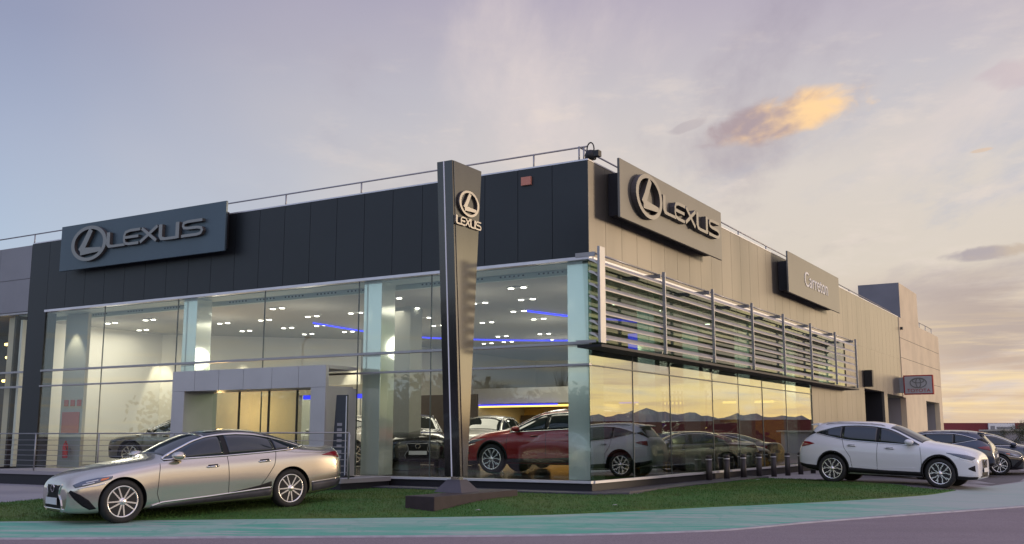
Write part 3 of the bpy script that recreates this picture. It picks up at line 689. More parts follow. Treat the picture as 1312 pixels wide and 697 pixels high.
box('panel','dark',0,.35,-.5,-.2,0,.75,s5); box('plate','alu_light',.0,.1,-.1,.8,.05,.7,s5); 
# emergency box, roof lamp
eb=box('alarm_box','salmon',-.13,.13,-.06,0,0,.2); eb.location=Lw(-1.62,0,7.35); eb.rotation_euler=(0,0,YAW); tag(eb,'small salmon red alarm box on the dark front parapet','alarm')
cm=thing('roof_floodlight','small dark floodlight with hoop bracket on the roof corner','floodlight',Lw(.0,.15,TOP+.03),YAW)
MB().lathe([(.001,0),(.13,.02),(.14,.12),(.10,.22),(.001,.25)],14).build('body','dark',cm)
mb=MB(); pts=[(.0+.09*math.cos(R(a)),0,.26+.16*math.sin(R(a))) for a in range(-20,201,22)]
for p,q in zip(pts,pts[1:]): mb.tube(p,q,.016,6)
mb.build('hoop','dark',cm); MB().box(.08,.24,-.08,.08,.06,.2).build('lamp_head','dark',cm)
# roof railings
rr_=thing('roof_railing','thin grey roof railing above the dark front parapet','railing',Lw(-10,.3,TOP),YAW)
MB().tube((-14,0,.42),(9.85,0,.42),.022).build('handrail','alu',rr_)
for xx in (-13.5,-10.9,-8.1,-5.2,-2.2,.4,3.1,5.9,8.4,9.75): MB().tube((xx,0,0),(xx,0,.42),.022).build('post','alu',rr_)
r2=thing('roof_railing','thin grey roof railing above the champagne side parapet','railing',Lw(-.35,18,TOP),YAW)
MB().tube((0,-17.75,.42),(0,18.7,.30),.022).build('handrail','alu',r2)
for yy in (-17.75,-15,-12,-9.3,-6.3,-3.3,0,3.2,6.2,9.2,12.2,15.2,18.4): MB().tube((0,yy,0),(0,yy,.42-.12*(yy+17.7)/36),.022).build('post','alu',r2)
r3=thing('roof_railing','short grey roof railing behind the peach roof block at the far end','railing',Lw(-.3,46,TOP),YAW)
MB().tube((0,-3,.5),(0,3.4,.5),.025).build('handrail','alu',r3)
for yy in (-3,-.9,1.2,3.4): MB().tube((0,yy,0),(0,yy,.5),.022).build('post','alu',r3)

# ------------------------------------------------------------------ louvre screen
lv=thing('louvre_screen','long silver louvre sun screen with vertical fins on the upper side windows','louvre',Lw(.1,11.5,3.42),YAW)
fys=[-.72,2.96,6.44,9.9,13.2,16.6,20.2,23.7]
for i,yy in enumerate(fys):
    mb=MB()
    if i==0: mb.box(.47,.53,yy-11.5-.02,yy-11.5+.25,.03,2.14)
    else: mb.box(.44,.52,yy-11.5,yy-11.5+.042,.03,2.07)
    mb.build('upright','alu',lv,bevel=.004)
    mb=MB(); mb.box(-.08,.40,yy-11.5+.005,yy-11.5+.035,1.93,2.03); mb.build('bracket_arm','alu',lv); mb=MB(); mb.box(-.08,.40,yy-11.5+.005,yy-11.5+.035,.04,.10); mb.build('bracket_arm','alu',lv)
for a,b_ in zip(fys,fys[1:]):
    for k in range(7):
        z=.20+k*.27; mb=MB(); y0=a-11.5+(.0 if a<0 else .052); y1=b_-11.5-.008
        # tilted aerofoil blade
        pr=[(.24,z+.058),(.29,z+.072),(.37,z+.045),(.46,z-.045),(.455,z-.070),(.36,z-.012),(.26,z+.030)]
        lo=[mb.b.verts.new((p[0],y0,p[1])) for p in pr]; hi=[mb.b.verts.new((p[0],y1,p[1])) for p in pr]; n=len(pr)
        mb.b.faces.new(lo); mb.b.faces.new(hi[::-1])
        for j in range(n): mb.b.faces.new((lo[j],lo[(j+1)%n],hi[(j+1)%n],hi[j]))
        mb.build('slat','louvre',lv)
    mb=MB(); mb.tube((.3,a-11.5+.1,2.03),(.3,b_-11.5,2.03),.025,8); mb.build('top_tube','alu',lv)
mb=MB(); mb.box(-.09,.50,-12.15,12.4,-.05,.01); mb.build('base_beam','plinth',lv)

# ------------------------------------------------------------------ ceiling lamps (measured grid)
lamps=[(-20.93,2.23),(-19.3,2.3),(-17.4,2.3),(-20.26,4.4),(-16.06,4.3),(-17.28,6.55),(-14.15,4.3),(-15.24,6.55),(-12.08,4.3),(-16.12,8.6),(-13.7,6.55),(-14.25,8.7),(-10.3,4.3),(-7.21,2.2),(-8.12,4.3),(-9.24,6.5),(-10.2,8.65),(-12.35,8.8),(-14.45,13.2),(-12.4,15.4),(-3.16,2.15),(-4.08,4.25),(-5.66,4.25),(-5.68,6.5),(-6.19,8.67),(-8.21,8.69),(-10.3,13.1),(-11.31,15.2),(-8.44,13.1),(-9.56,15.4),(-2.1,8.55),(-3.8,13.0),(-5.03,15.2),(-6.25,17.4),(-2.16,13.0),(-3.26,15.2),(-2.15,17.5),(-4.38,17.4),(-11.6,2.2),(-2.6,6.5),(-6.2,13.1)]
proto=None
for i,(x_,y_) in enumerate(lamps):
    if proto is None:
        o=thing('ceiling_lamp','twin square downlight glowing in the showroom ceiling','ceiling lamp',(0,0,0),YAW,'twin downlights in the showroom ceiling')
        box('housing','white',-.26,.26,-.09,.09,-.03,-.001,o)
        for s_ in (-.19,.19): MB().lathe([(.001,-.045),(.075,-.045),(.075,-.031),(.001,-.031)],14,c=(s_,0,0)).build('diffuser','lamp',o)
        proto=o
    else: o=copy_tree(proto)
    o.location=Lw(x_,y_,CZ)
    rows_=[2.2,4.3,6.5,8.7,13.1,15.3,17.5]; ri=min(range(7),key=lambda k:abs(rows_[k]-y_)); same=sorted(q[0] for q in lamps if min(range(7),key=lambda k:abs(rows_[k]-q[1]))==ri)
    ordn=['first','second','third','fourth','fifth','sixth','seventh','eighth','ninth','tenth','eleventh']
    o['label']='twin square ceiling downlight, %s from the left in the %s row behind the front glass'%(ordn[same.index(x_)],ordn[ri])
def area(loc,size,power,col,rz=0,sy=None):
    l=bpy.data.lights.new('showroom_light','AREA'); l.energy=power; l.color=col; l.size=size
    if sy: l.shape='RECTANGLE'; l.size_y=sy
    o=bpy.data.objects.new('showroom_light',l); COL.objects.link(o); o.location=loc; o.rotation_euler=(0,0,YAW+rz); return o
for (x_,y_,p) in ((-19.5,3.6,75),(-14.6,5.2,95),(-9.5,4.6,95),(-4.2,4.4,80),(-10,10.5,100),(-4,10.5,90),(-11,16.5,90),(-5,16.5,90)):
    area(Lw(x_,y_,CZ-.12),2.6,p,(1,.88,.72))
for x_ in (-14,-10,-6,-3): area(Lw(x_,22.2,2.9),1.6,55,(1,.62,.22))
area(Lw(-13.2,2.2,2.95),1.0,30,(1,.72,.36)) ; area(Lw(-24.2,2.6,5.2),1.2,220,(1,.58,.20))
def spot(loc,tgt,p,ang,col=(1,.86,.62)):
    l=bpy.data.lights.new('wash_and_fill_spot','SPOT'); l.energy=p; l.color=col; l.spot_size=R(ang); l.spot_blend=.5; l.shadow_soft_size=.05
    o=bpy.data.objects.new('wash_and_fill_spot',l); COL.objects.link(o); o.location=loc; o.rotation_euler=(Vector(tgt)-Vector(loc)).to_track_quat('-Z','Y').to_euler()
for u in (.02,.40,.74,.97):
    bx_,by_=-21.2+5.2*u,6.1+5.5*u; nx,ny=.728,-.686
    spot(Lw(bx_+nx*.5,by_+ny*.5,CZ-.1),Lw(bx_+nx*.12,by_+ny*.12,0.5),420,44)
def glow(loc,p,col,r=.35):  # unseen point light added as fill, standing in for scattered downlight
    l=bpy.data.lights.new('fill_light','POINT'); l.energy=p; l.color=col; l.shadow_soft_size=r
    o=bpy.data.objects.new('fill_light',l); COL.objects.link(o); o.location=loc
for (x_,y_,p) in ((-19.5,2.6,50),(-15.2,3.0,50),(-10.6,2.4,46),(-5,2.4,42),(-1.9,3.2,28),(-12.5,8.8,50),(-6,9,50),(-2.4,10,34),(-9,15,50),(-3,16,36)): glow(Lw(x_,y_,3.9),p,(1,.90,.77))
spot(Lw(-19.0,.36,5.3),Lw(-19.0,.72,1.5),160,60)  # extra unseen spot, added to brighten the grey stub wall
glow(Lw(-14.0,2.2,2.3),100,(1,.60,.25),.2); glow(Lw(-10.6,6.2,2.3),26,(1,.66,.3))  # unseen warm fill added to brighten the lobby

# objects by the left stub wall
ps=box('red_poster','red',-.42,.42,-.03,0,0,.68); ps.location=Lw(-18.98,.74,1.55); ps.rotation_euler=(0,0,YAW); tag(ps,'square dark red poster on the grey wall inside the left window','poster')
fe=thing('fire_extinguisher','red fire extinguisher hung low behind the leftmost showroom window','fire extinguisher',Lw(-18.9,.55,.78),YAW)
MB().lathe([(.001,0),(.08,0),(.085,.03),(.085,.38),(.05,.46),(.025,.48),(.025,.53),(.001,.54)],16).build('cylinder','red_ext',fe); MB().tube((.02,-.02,.5),(.12,-.03,.25),.014).build('hose','dark',fe); box('bracket','alu',-.03,.03,.08,.19,.2,.3,fe)
for k in range(3):
    q=box('safety_sign','red',0,.2,-.02,0,0,.2); q.location=Lw(-19.35+k*.32,.74,2.42); q.rotation_euler=(0,0,YAW); tag(q,['small red safety sign above the poster, nearest the window edge','small red safety sign above the poster, middle of the row of three','small red safety sign above the poster, rightmost of the row of three'][k],'safety sign','small red safety signs in a row')
# banner stand right of portal
bs=thing('banner_stand','tall black printed banner stand beside the entrance portal','banner',Lw(-6.3,-1.0,.48),YAW)
mb=MB(); mb.hexa([(-.27,-.03,0),(.20,-.03,0),(.20,.03,0),(-.27,.03,0),(-.14,-.03,1.98),(.20,-.03,1.98),(.20,.03,1.98),(-.14,.03,1.98)]); mb.build('panel','banner',bs,bevel=.01)
mb=MB(); mb.box(.17,.20,-.036,-.031,.05,1.95); mb.build('edge_line','alu_light',bs); box('foot','dark',-.35,.3,-.2,.2,0,.03,bs)
mb=MB()
for k in range(7): mb.box(-.09,.06,-.036,-.031,.45+k*.13,.52+k*.13)
mb.build('print_marks','greywall2',bs)
# blue roll-up and standing displays behind side glass
ru=thing('blue_display','tall blue display panel behind the side window by the corner','display panel',Lw(-1.1,2.2,FZ),YAW+PI/2); box('panel','screen',-.45,.45,-.02,.02,.1,2.1,ru); box('foot','alu',-.4,.4,-.15,.15,0,.08,ru)
rt=thing('slatted_screen','dark wood slatted screen standing behind the red car','screen',Lw(-4.6,17,FZ),YAW)
mb=MB()
for k in range(14): mb.box(-1.1+k*.16,-1.1+k*.16+.07,0,.05,0,2.7)
mb.build('slats','wood',rt); box('rail','wood',-1.1,1.1,.05,.1,2.5,2.6,rt)

# ------------------------------------------------------------------ pylon
bk=thing('pylon_block','long dark brown steel block half sunk in the lawn under the pylon','base block',Lw(-.9,-2.6,0),YAW)
# block corners in world: (-1.4,19.1) (-1.97,19.65) and running back
PB=Vector((-1.42,19.2))
bl_dir=Vector((.513,.859)); bl_left=Vector((-.859,.513))
pts=[PB,PB+bl_dir*3.0,PB+bl_dir*3.0+bl_left*.66,PB+bl_left*.66]
bk.location=(PB.x,PB.y,0); bk.rotation_euler=(0,0,0)
mb=MB(); mb.prism([tuple(p-PB) for p in pts],-.02,.365); mb.build('block','brown',bk,bevel=.012)
PYX,PYY=-1.10,20.95
py=thing('totem_pylon','tall tapering totem pylon with black edge and brushed metal face on the lawn','sign',(PYX,PYY,.365),YAW)
mb=MB(); mb.hexa([(-.33,-.33,0),(.33,-.33,0),(.33,.33,0),(-.33,.33,0),(-.15,-.13,.24),(.15,-.13,.24),(.15,.13,.24),(-.15,.13,.24)]); mb.build('foot','pyramid',py)
MB().box(-.10,.10,-.07,.07,.24,.30).build('neck','chrome',py)
zt_=6.67; zb_=.30
mb=MB()
def pyl(x0,x1,ylo,yhi,k0=0.,k1=1.): # tapering slab between bottom half depth and top half depth
    f=lambda k,s:(ylo[0]+(ylo[1]-ylo[0])*k) if s<0 else (yhi[0]+(yhi[1]-yhi[0])*k)
    P_=[]
    for k in (k0,k1):
        z=zb_+(zt_-zb_)*k; P_+=[(x0,f(k,-1),z),(x1,f(k,-1),z),(x1,f(k,1),z),(x0,f(k,1),z)]
    mb.hexa(P_)
pyl(-.19,.18,(-.15,-.55),(.10,.56)); mb.build('body','pyl_black',py)
mb=MB(); pyl(.181,.195,(-.06,-.50),(.06,.55)); mb.build('metal_face','pyl_metal',py,bevel=.003)
mb=MB(); pyl(-.205,-.191,(-.06,-.50),(.06,.55)); mb.build('metal_face','pyl_metal',py)
mb=MB(); pyl(-.035,-.008,(-.158,-.558),(-.151,-.551)); mb.build('edge_strip','white_strip',py)
# emblem and word on both faces
def on_face(fn,parent,x,sgn):
    before=set(bpy.data.objects); fn(); new=[o for o in bpy.data.objects if o not in before]
    for o in new:
        o.location=(x,0,0); o.rotation_euler=(0,0,PI/2 if sgn>0 else -PI/2)
on_face(lambda:(emblem(py,.01,5.85,.34,.25,-.055,-.008),wordmark(py,-.46,.49,5.36,5.54,-.045,-.008)),py,.195,1)

# ------------------------------------------------------------------ bollards
b0=None
for i in range(8):
    x_,y_=5.45+(10.3-5.45)*i/7,28.95+(35.8-28.95)*i/7; z_=g(x_,y_)
    lab=['dark cylindrical bollard at the lawn edge, nearest the pylon','second dark bollard of the row counting from the pylon','third dark bollard of the row counting from the pylon','fourth dark bollard of the row, midway to the white car','fifth dark bollard of the row, past its middle','sixth dark bollard of the row, third before the white car','seventh dark bollard of the row, just before the white car','last dark bollard of the row, half behind the tail of the white car'][i]
    if b0 is None:
        o=thing('bollard',lab,'bollard',(x_,y_,z_),0,'bollards along the side of the showroom')
        MB().lathe([(.085,-.05),(.085,.60),(.001,.60)],20).build('post','bollard',o); MB().lathe([(.088,.60),(.088,.63),(.001,.63)],20).build('ring','alu_light',o); MB().lathe([(.085,.63),(.085,.70),(.075,.725),(.001,.73)],20).build('cap','bollard',o); b0=o
    else:
        o=copy_tree(b0); o.location=(x_,y_,z_); o['label']=lab

# ------------------------------------------------------------------ cars
# car frame: x runs from front bumper (0) to rear, y>0 is the car's right side, z up
SEDAN=dict(L=5.235,wb0=.93,wb1=4.055,R=.36,tw=.93,zb=.17,
 top=[(0,.60),(.04,.70),(.16,.80),(.45,.885),(.9,.955),(1.35,1.01),(1.62,1.045),(1.80,1.13),(2.1,1.275),(2.4,1.385),(2.7,1.435),(3.1,1.450),(3.5,1.425),(3.9,1.345),(4.3,1.225),(4.62,1.125),(4.85,1.095),(5.08,1.09),(5.15,1.03),(5.21,.80),(5.235,.55)],
 rail=[(0,.58),(.04,.67),(.16,.74),(.45,.815),(.9,.89),(1.35,.945),(1.62,.975),(1.80,1.02),(2.1,1.17),(2.4,1.295),(2.7,1.355),(3.1,1.375),(3.5,1.345),(3.9,1.255),(4.3,1.13),(4.62,1.055),(4.85,1.04),(5.08,1.045),(5.15,.98),(5.21,.77),(5.235,.53)],
 belt=[(0,.56),(.04,.62),(.16,.68),(.45,.755),(.9,.84),(1.35,.90),(1.62,.935),(2.1,.955),(2.8,.97),(3.5,.99),(4.1,1.01),(4.5,1.01),(4.85,.995),(5.08,.97),(5.15,.90),(5.21,.74),(5.235,.51)],
 w=[(0,.56),(.04,.66),(.16,.77),(.4,.865),(.75,.925),(1.2,.945),(2.0,.945),(3.2,.95),(4.0,.95),(4.5,.925),(4.9,.87),(5.1,.82),(5.2,.74),(5.235,.64)],
 wr=[(0,.50),(.16,.62),(.6,.70),(1.2,.74),(1.62,.75),(1.9,.70),(2.4,.61),(3.0,.59),(3.6,.58),(4.1,.56),(4.6,.62),(5.0,.66),(5.235,.54)],
 bot=[(0,.24),(.1,.20),(.5,.18),(1.4,.185),(3.6,.185),(4.6,.22),(5.1,.30),(5.235,.38)],
 mid=.56)
SUV=dict(L=4.89,wb0=.99,wb1=3.78,R=.385,tw=.95,zb=.24,
 top=[(0,.74),(.03,.86),(.10,.94),(.35,1.04),(.8,1.125),(1.15,1.17),(1.35,1.195),(1.6,1.32),(1.9,1.46),(2.2,1.595),(2.5,1.66),(2.9,1.69),(3.4,1.69),(3.9,1.668),(4.2,1.638),(4.37,1.60),(4.44,1.51),(4.60,1.32),(4.76,1.15),(4.84,.95),(4.89,.65)],
 rail=[(0,.72),(.03,.82),(.10,.885),(.35,.975),(.8,1.05),(1.15,1.085),(1.35,1.10),(1.6,1.19),(1.9,1.34),(2.2,1.475),(2.5,1.545),(2.9,1.585),(3.4,1.59),(3.9,1.568),(4.2,1.535),(4.37,1.49),(4.44,1.41),(4.60,1.24),(4.76,1.10),(4.84,.92),(4.89,.63)],
 belt=[(0,.68),(.03,.76),(.10,.82),(.35,.90),(.8,.975),(1.15,1.015),(1.35,1.03),(2.0,1.05),(2.9,1.08),(3.6,1.12),(4.2,1.15),(4.50,1.13),(4.66,1.09),(4.78,1.0),(4.85,.85),(4.89,.61)],
 w=[(0,.64),(.03,.72),(.10,.81),(.30,.885),(.7,.935),(1.2,.94),(2.0,.93),(3.0,.935),(3.9,.945),(4.4,.92),(4.7,.87),(4.82,.82),(4.89,.72)],
 wr=[(0,.52),(.14,.64),(.6,.73),(1.1,.76),(1.35,.77),(1.7,.71),(2.2,.64),(2.8,.63),(3.5,.63),(4.2,.61),(4.55,.60),(4.7,.66),(4.89,.58)],
 bot=[(0,.30),(.1,.25),(.5,.23),(1.4,.245),(3.3,.245),(4.3,.29),(4.7,.36),(4.89,.45)],
 mid=.66)
def squash(c,kf,kr,zs=1.,z0=.6):
    # shorter front and rear overhang; x stays in the same frame, so the nose sits at x0>0
    w0,w1=c['wb0'],c['wb1']
    c['mp']=lambda x:w0-(w0-x)*kf if x<w0 else (w1+(x-w1)*kr if x>w1 else x)
    c['mz']=lambda v:z0+(v-z0)*zs if v>z0 else v
    for k in ('top','rail','belt','w','wr','bot'):
        c[k]=[(c['mp'](x),c['mz'](v) if k in('top','rail','belt') else v) for x,v in c[k]]
    c['x0']=c['mp'](0); c['L']=c['mp'](c['L']); return c
def body_mesh(c):
    f={k:pchip(c[k]) for k in ('top','rail','belt','w','wr','bot')}; L=c['L']
    x0=c['x0']; xs=sorted(set([x0+q for q in (0,.02,.05,.10,.17,.27,.4,.55)]+[round(v,3) for v in np.arange(x0+.7,L-.5,.13)]+[L-q for q in (.45,.36,.28,.22,.17,.12,.08,.045,.02,0)]))
    b=bmesh.new(); rows=[]
    for x in xs:
        w_,wr_,zb,zt,zr,zbl=f['w'](x),f['wr'](x),f['bot'](x),f['top'](x),f['rail'](x),f['belt'](x)
        mid=min(c['mid'],zb+(zbl-zb)*.62); wr_=min(wr_,w_*.93)
        gr=max(0,min(1,(zr-zbl)/.25))
        wb=w_-.045-.01*gr
        sh=zbl-(zbl-mid)*.30
        # swage: slight waist tuck under the shoulder and flare over the wheels
        fl=sum(math.exp(-((x-q)/.42)**2) for q in (c['wb0'],c['wb1']))
        pts=[(0,zb),(w_*.72,zb),(w_-.075,zb+.02),(w_-.028+.012*fl,zb+(mid-zb)*.30),(w_-.022+.022*fl,zb+(mid-zb)*.66),(w_-.004+.006*fl,mid),(w_-.006,mid+(sh-mid)*.55),(w_-.012,sh),(wb,zbl),(wb+(wr_-wb)*.50+.022*gr,zbl+(zr-zbl)*.52),(wr_,zr),(wr_*.82,zr+(zt-zr)*.52),(wr_*.45,zr+(zt-zr)*.90),(0,zt)]
        full=[(y,z) for y,z in pts]+[(-y,z) for y,z in pts[-2:0:-1]]
        rows.append([b.verts.new((x,y,z)) for y,z in full])
    n=len(rows[0])
    for A_,B_ in zip(rows,rows[1:]):
        for i in range(n): b.faces.new((A_[i],A_[(i+1)%n],B_[(i+1)%n],B_[i]))
    h=n//2
    for r_,fl in ((rows[0],False),(rows[-1],True)):
        for i in range(h):
            a,b2=r_[i],r_[i+1]; c2,d=r_[(n-i-1)%n],r_[(n-i)%n]
            vs=[]; 
            for v in (a,b2,c2,d):
                if v not in vs: vs.append(v)
            if len(vs)>2: b.faces.new(vs)
    bmesh.ops.recalc_face_normals(b,faces=b.faces)
    me=bpy.data.meshes.new('body'); b.to_mesh(me); b.free()
    o=bpy.data.objects.new('body',me); COL.objects.link(o); s=o.modifiers.new('s','SUBSURF'); s.levels=2; s.render_levels=2
    dg=bpy.context.evaluated_depsgraph_get(); me2=bpy.data.meshes.new_from_object(o.evaluated_get(dg)); bpy.data.objects.remove(o)
    return me2
def bool_cut(me,cutters):
    o=bpy.data.objects.new('body',me); COL.objects.link(o); cs=[]
    for cm_ in cutters:
        c_=bpy.data.objects.new('c',cm_); COL.objects.link(c_); cs.append(c_)
        m=o.modifiers.new('b','BOOLEAN'); m.operation='DIFFERENCE'; m.solver='EXACT'; m.object=c_; m.material_mode='TRANSFER'
    dg=bpy.context.evaluated_depsgraph_get(); r=bpy.data.meshes.new_from_object(o.evaluated_get(dg)); bpy.data.objects.remove(o)
    for c_ in cs: bpy.data.objects.remove(c_)
    return r
squash(SEDAN,.88,1.04,1.035,.55); squash(SUV,.92,.88)
class Caster:
    def __init__(s,me,c):
        s.c=c; b=bmesh.new(); b.from_mesh(me); s.t=BVHTree.FromBMesh(b); b.free()
    def hit(s,P,n,off):
        P=Vector(P); P.x=s.c['mp'](P.x); P.z=s.c['mz'](P.z); n=Vector(n).normalized(); h=s.t.ray_cast(P+n*2.2,-n)
        if h[0] is None: return P
        nn=h[1]; nn=nn if nn.dot(n)>0 else -nn
        return h[0]+nn*off
def resample(pts,k):
    pts=[Vector(p) for p in pts]; d=[0]
    for a,b_ in zip(pts,pts[1:]): d.append(d[-1]+(b_-a).length)
    out=[]
    for i in range(k+1):
        s=d[-1]*i/k; j=0
        while j<len(d)-2 and d[j+1]<s: j+=1
        seg=d[j+1]-d[j]; out.append(pts[j]+(pts[j+1]-pts[j])*((s-d[j])/seg if seg>0 else 0))
    return out
def patch(cst,A_,B_,n,off,nu=24,nv=5,back=.02,mb=None,byx=False):
    """surface piece lying on the body between curves A and B, with a small returned edge"""
    own=mb is None
    if own: mb=MB()
    if byx:
        x0,x1=A_[0][0],A_[-1][0]; f=lambda C_,x,k:float(np.interp(x,[p[0] for p in C_],[p[k] for p in C_]))
        xs=[x0+(x1-x0)*i/nu for i in range(nu+1)]
        A2=[Vector((x,A_[0][1],f(A_,x,2))) for x in xs]; B2=[Vector((x,B_[0][1],f(B_,x,2))) for x in xs]
    else: A2,B2=resample(A_,nu),resample(B_,nu)
    V=[]
    for a,b_ in zip(A2,B2): V.append([mb.b.verts.new(cst.hit(a+(b_-a)*j/nv,n,off)) for j in range(nv+1)])
    for i in range(nu):
        for j in range(nv):
            f=mb.b.faces.new((V[i][j],V[i+1][j],V[i+1][j+1],V[i][j+1])); f.smooth=True
    ring=[V[i][0] for i in range(nu+1)]+[V[nu][j] for j in range(1,nv+1)]+[V[i][nv] for i in range(nu-1,-1,-1)]+[V[0][j] for j in range(nv-1,0,-1)]
    nn=Vector(n).normalized()*back; low=[mb.b.verts.new(v.co-nn) for v in ring]; m=len(ring)
    for i in range(m): mb.b.faces.new((ring[i],ring[(i+1)%m],low[(i+1)%m],low[i]))
    return mb
def band(cst,pts,wd,n,off,nu=40,mb=None,back=.015,up=None):
    """narrow strip following a line on the body"""
    P_=resample(pts,nu); nn=Vector(n).normalized(); A_=[];B_=[]
    for i,p in enumerate(P_):
        d=(P_[min(i+1,nu)]-P_[max(i-1,0)]).normalized(); s=d.cross(nn).normalized()*wd/2
        A_.append(p+s); B_.append(p-s)
    own=mb is None
    if own: mb=MB()
    V=[[mb.b.verts.new(cst.hit(a+(b_-a)*j/1,n,off)) for j in range(2)] for a,b_ in zip(A_,B_)]
    for i in range(nu):
        f=mb.b.faces.new((V[i][0],V[i+1][0],V[i+1][1],V[i][1])); f.smooth=True
    ring=[V[i][0] for i in range(nu+1)]+[V[i][1] for i in range(nu,-1,-1)]; low=[mb.b.verts.new(v.co-nn*back) for v in ring]; m=len(ring)
    for i in range(m): mb.b.faces.new((ring[i],ring[(i+1)%m],low[(i+1)%m],low[i]))
    return mb
def make_wheel(parent,x,side,Rr,tw,style):
    """wheel with hub disc, tyre and alloy rim; side=+1 is the car's right"""
    s=side; yo=tw*s; W=.235
    hub=MB().lathe([(.001,0),(.17,0),(.17,.02),(.001,.02)],24,'y').build('wheel','brake',parent); hub.location=(x,yo-s*.10,Rr)
    rr=Rr*.72
    prof=[(rr-.012,-W/2),(Rr*.90,-W/2),(Rr*.975,-W/2+.02),(Rr,-W/2+.05),(Rr,W/2-.05),(Rr*.975,W/2-.02),(Rr*.90,W/2-.004),(Rr*.80,W/2+.004),(rr+.004,W/2-.012),(rr-.008,W/2-.02)]
    ty=MB().lathe(prof,56,'y').build('tyre','rubber',hub); ty.location=(0,s*.10-s*W/2,0)
    if s<0: ty.rotation_euler=(0,0,PI)
    mb=MB(); fo=.012  # outer face depth (local +y outwards, mirrored by rotation)
    mb.lathe([(rr,-.20),(rr,-.025),(rr+.006,-.006),(rr-.004,.002),(rr-.022,-.004),(rr-.026,-.03),(rr-.03,-.19)],48,'y')
    mb.lathe([(.001,.0),(.055,.0),(.062,-.01),(.062,-.05),(.001,-.05)],20,'y')
    mb.lathe([(.001,.008),(.028,.008),(.032,.0),(.001,.0)],16,'y')
    def spoke(a,w0,w1,r0,r1,da=0.):
        c0,s0=math.cos(a),math.sin(a); c1,s1=math.cos(a+da),math.sin(a+da)
        def P_(r,wd,c_,s_,y): return (r*c_-wd*s_,y,r*s_+wd*c_)
        y0,y1=-.012,-.006
        mb.hexa([P_(r0,-w0,c0,s0,y0-.035),P_(r0,w0,c0,s0,y0-.035),P_(r1,w1,c1,s1,y1-.04),P_(r1,-w1,c1,s1,y1-.04),
                 P_(r0,-w0*.75,c0,s0,y0+.008),P_(r0,w0*.75,c0,s0,y0+.008),P_(r1,w1*.7,c1,s1,y1+.004),P_(r1,-w1*.7,c1,s1,y1+.004)])
    if style=='multi':
        for k in range(10):
            a=2*PI*k/10+.1; spoke(a,.018,.015,.045,rr-.012,.09 if k%2 else -.09); 
    elif style=='vee':
        for k in range(5):
            a=2*PI*k/5+PI/2
            spoke(a-.16,.020,.015,.04,rr*.62,-.06); spoke(a+.16,.020,.015,.04,rr*.62,.06)
            spoke(a-.28,.017,.026,rr*.58,rr-.010,-.10); spoke(a+.28,.017,.026,rr*.58,rr-.010,.10)
            spoke(a-.24,.014,.012,rr*.60,rr*.80,.10)
    else:
        for k in range(10): spoke(2*PI*k/10,.016,.014,.04,rr-.012)
    rim=mb.build('rim','rim',hub); rim.location=(0,s*.10+s*.0,0)
    rim.location=(0,s*.10+s*(-.012),0)
    if s<0: rim.rotation_euler=(0,0,PI)
    bk_=MB().lathe([(.001,-.13),(rr-.03,-.13),(rr-.03,-.135),(.001,-.135)],32,'y').build('rim_well','rimdark',hub); bk_.location=(0,s*.10,0)
    if s<0: bk_.rotation_euler=(0,0,PI)
    return hub
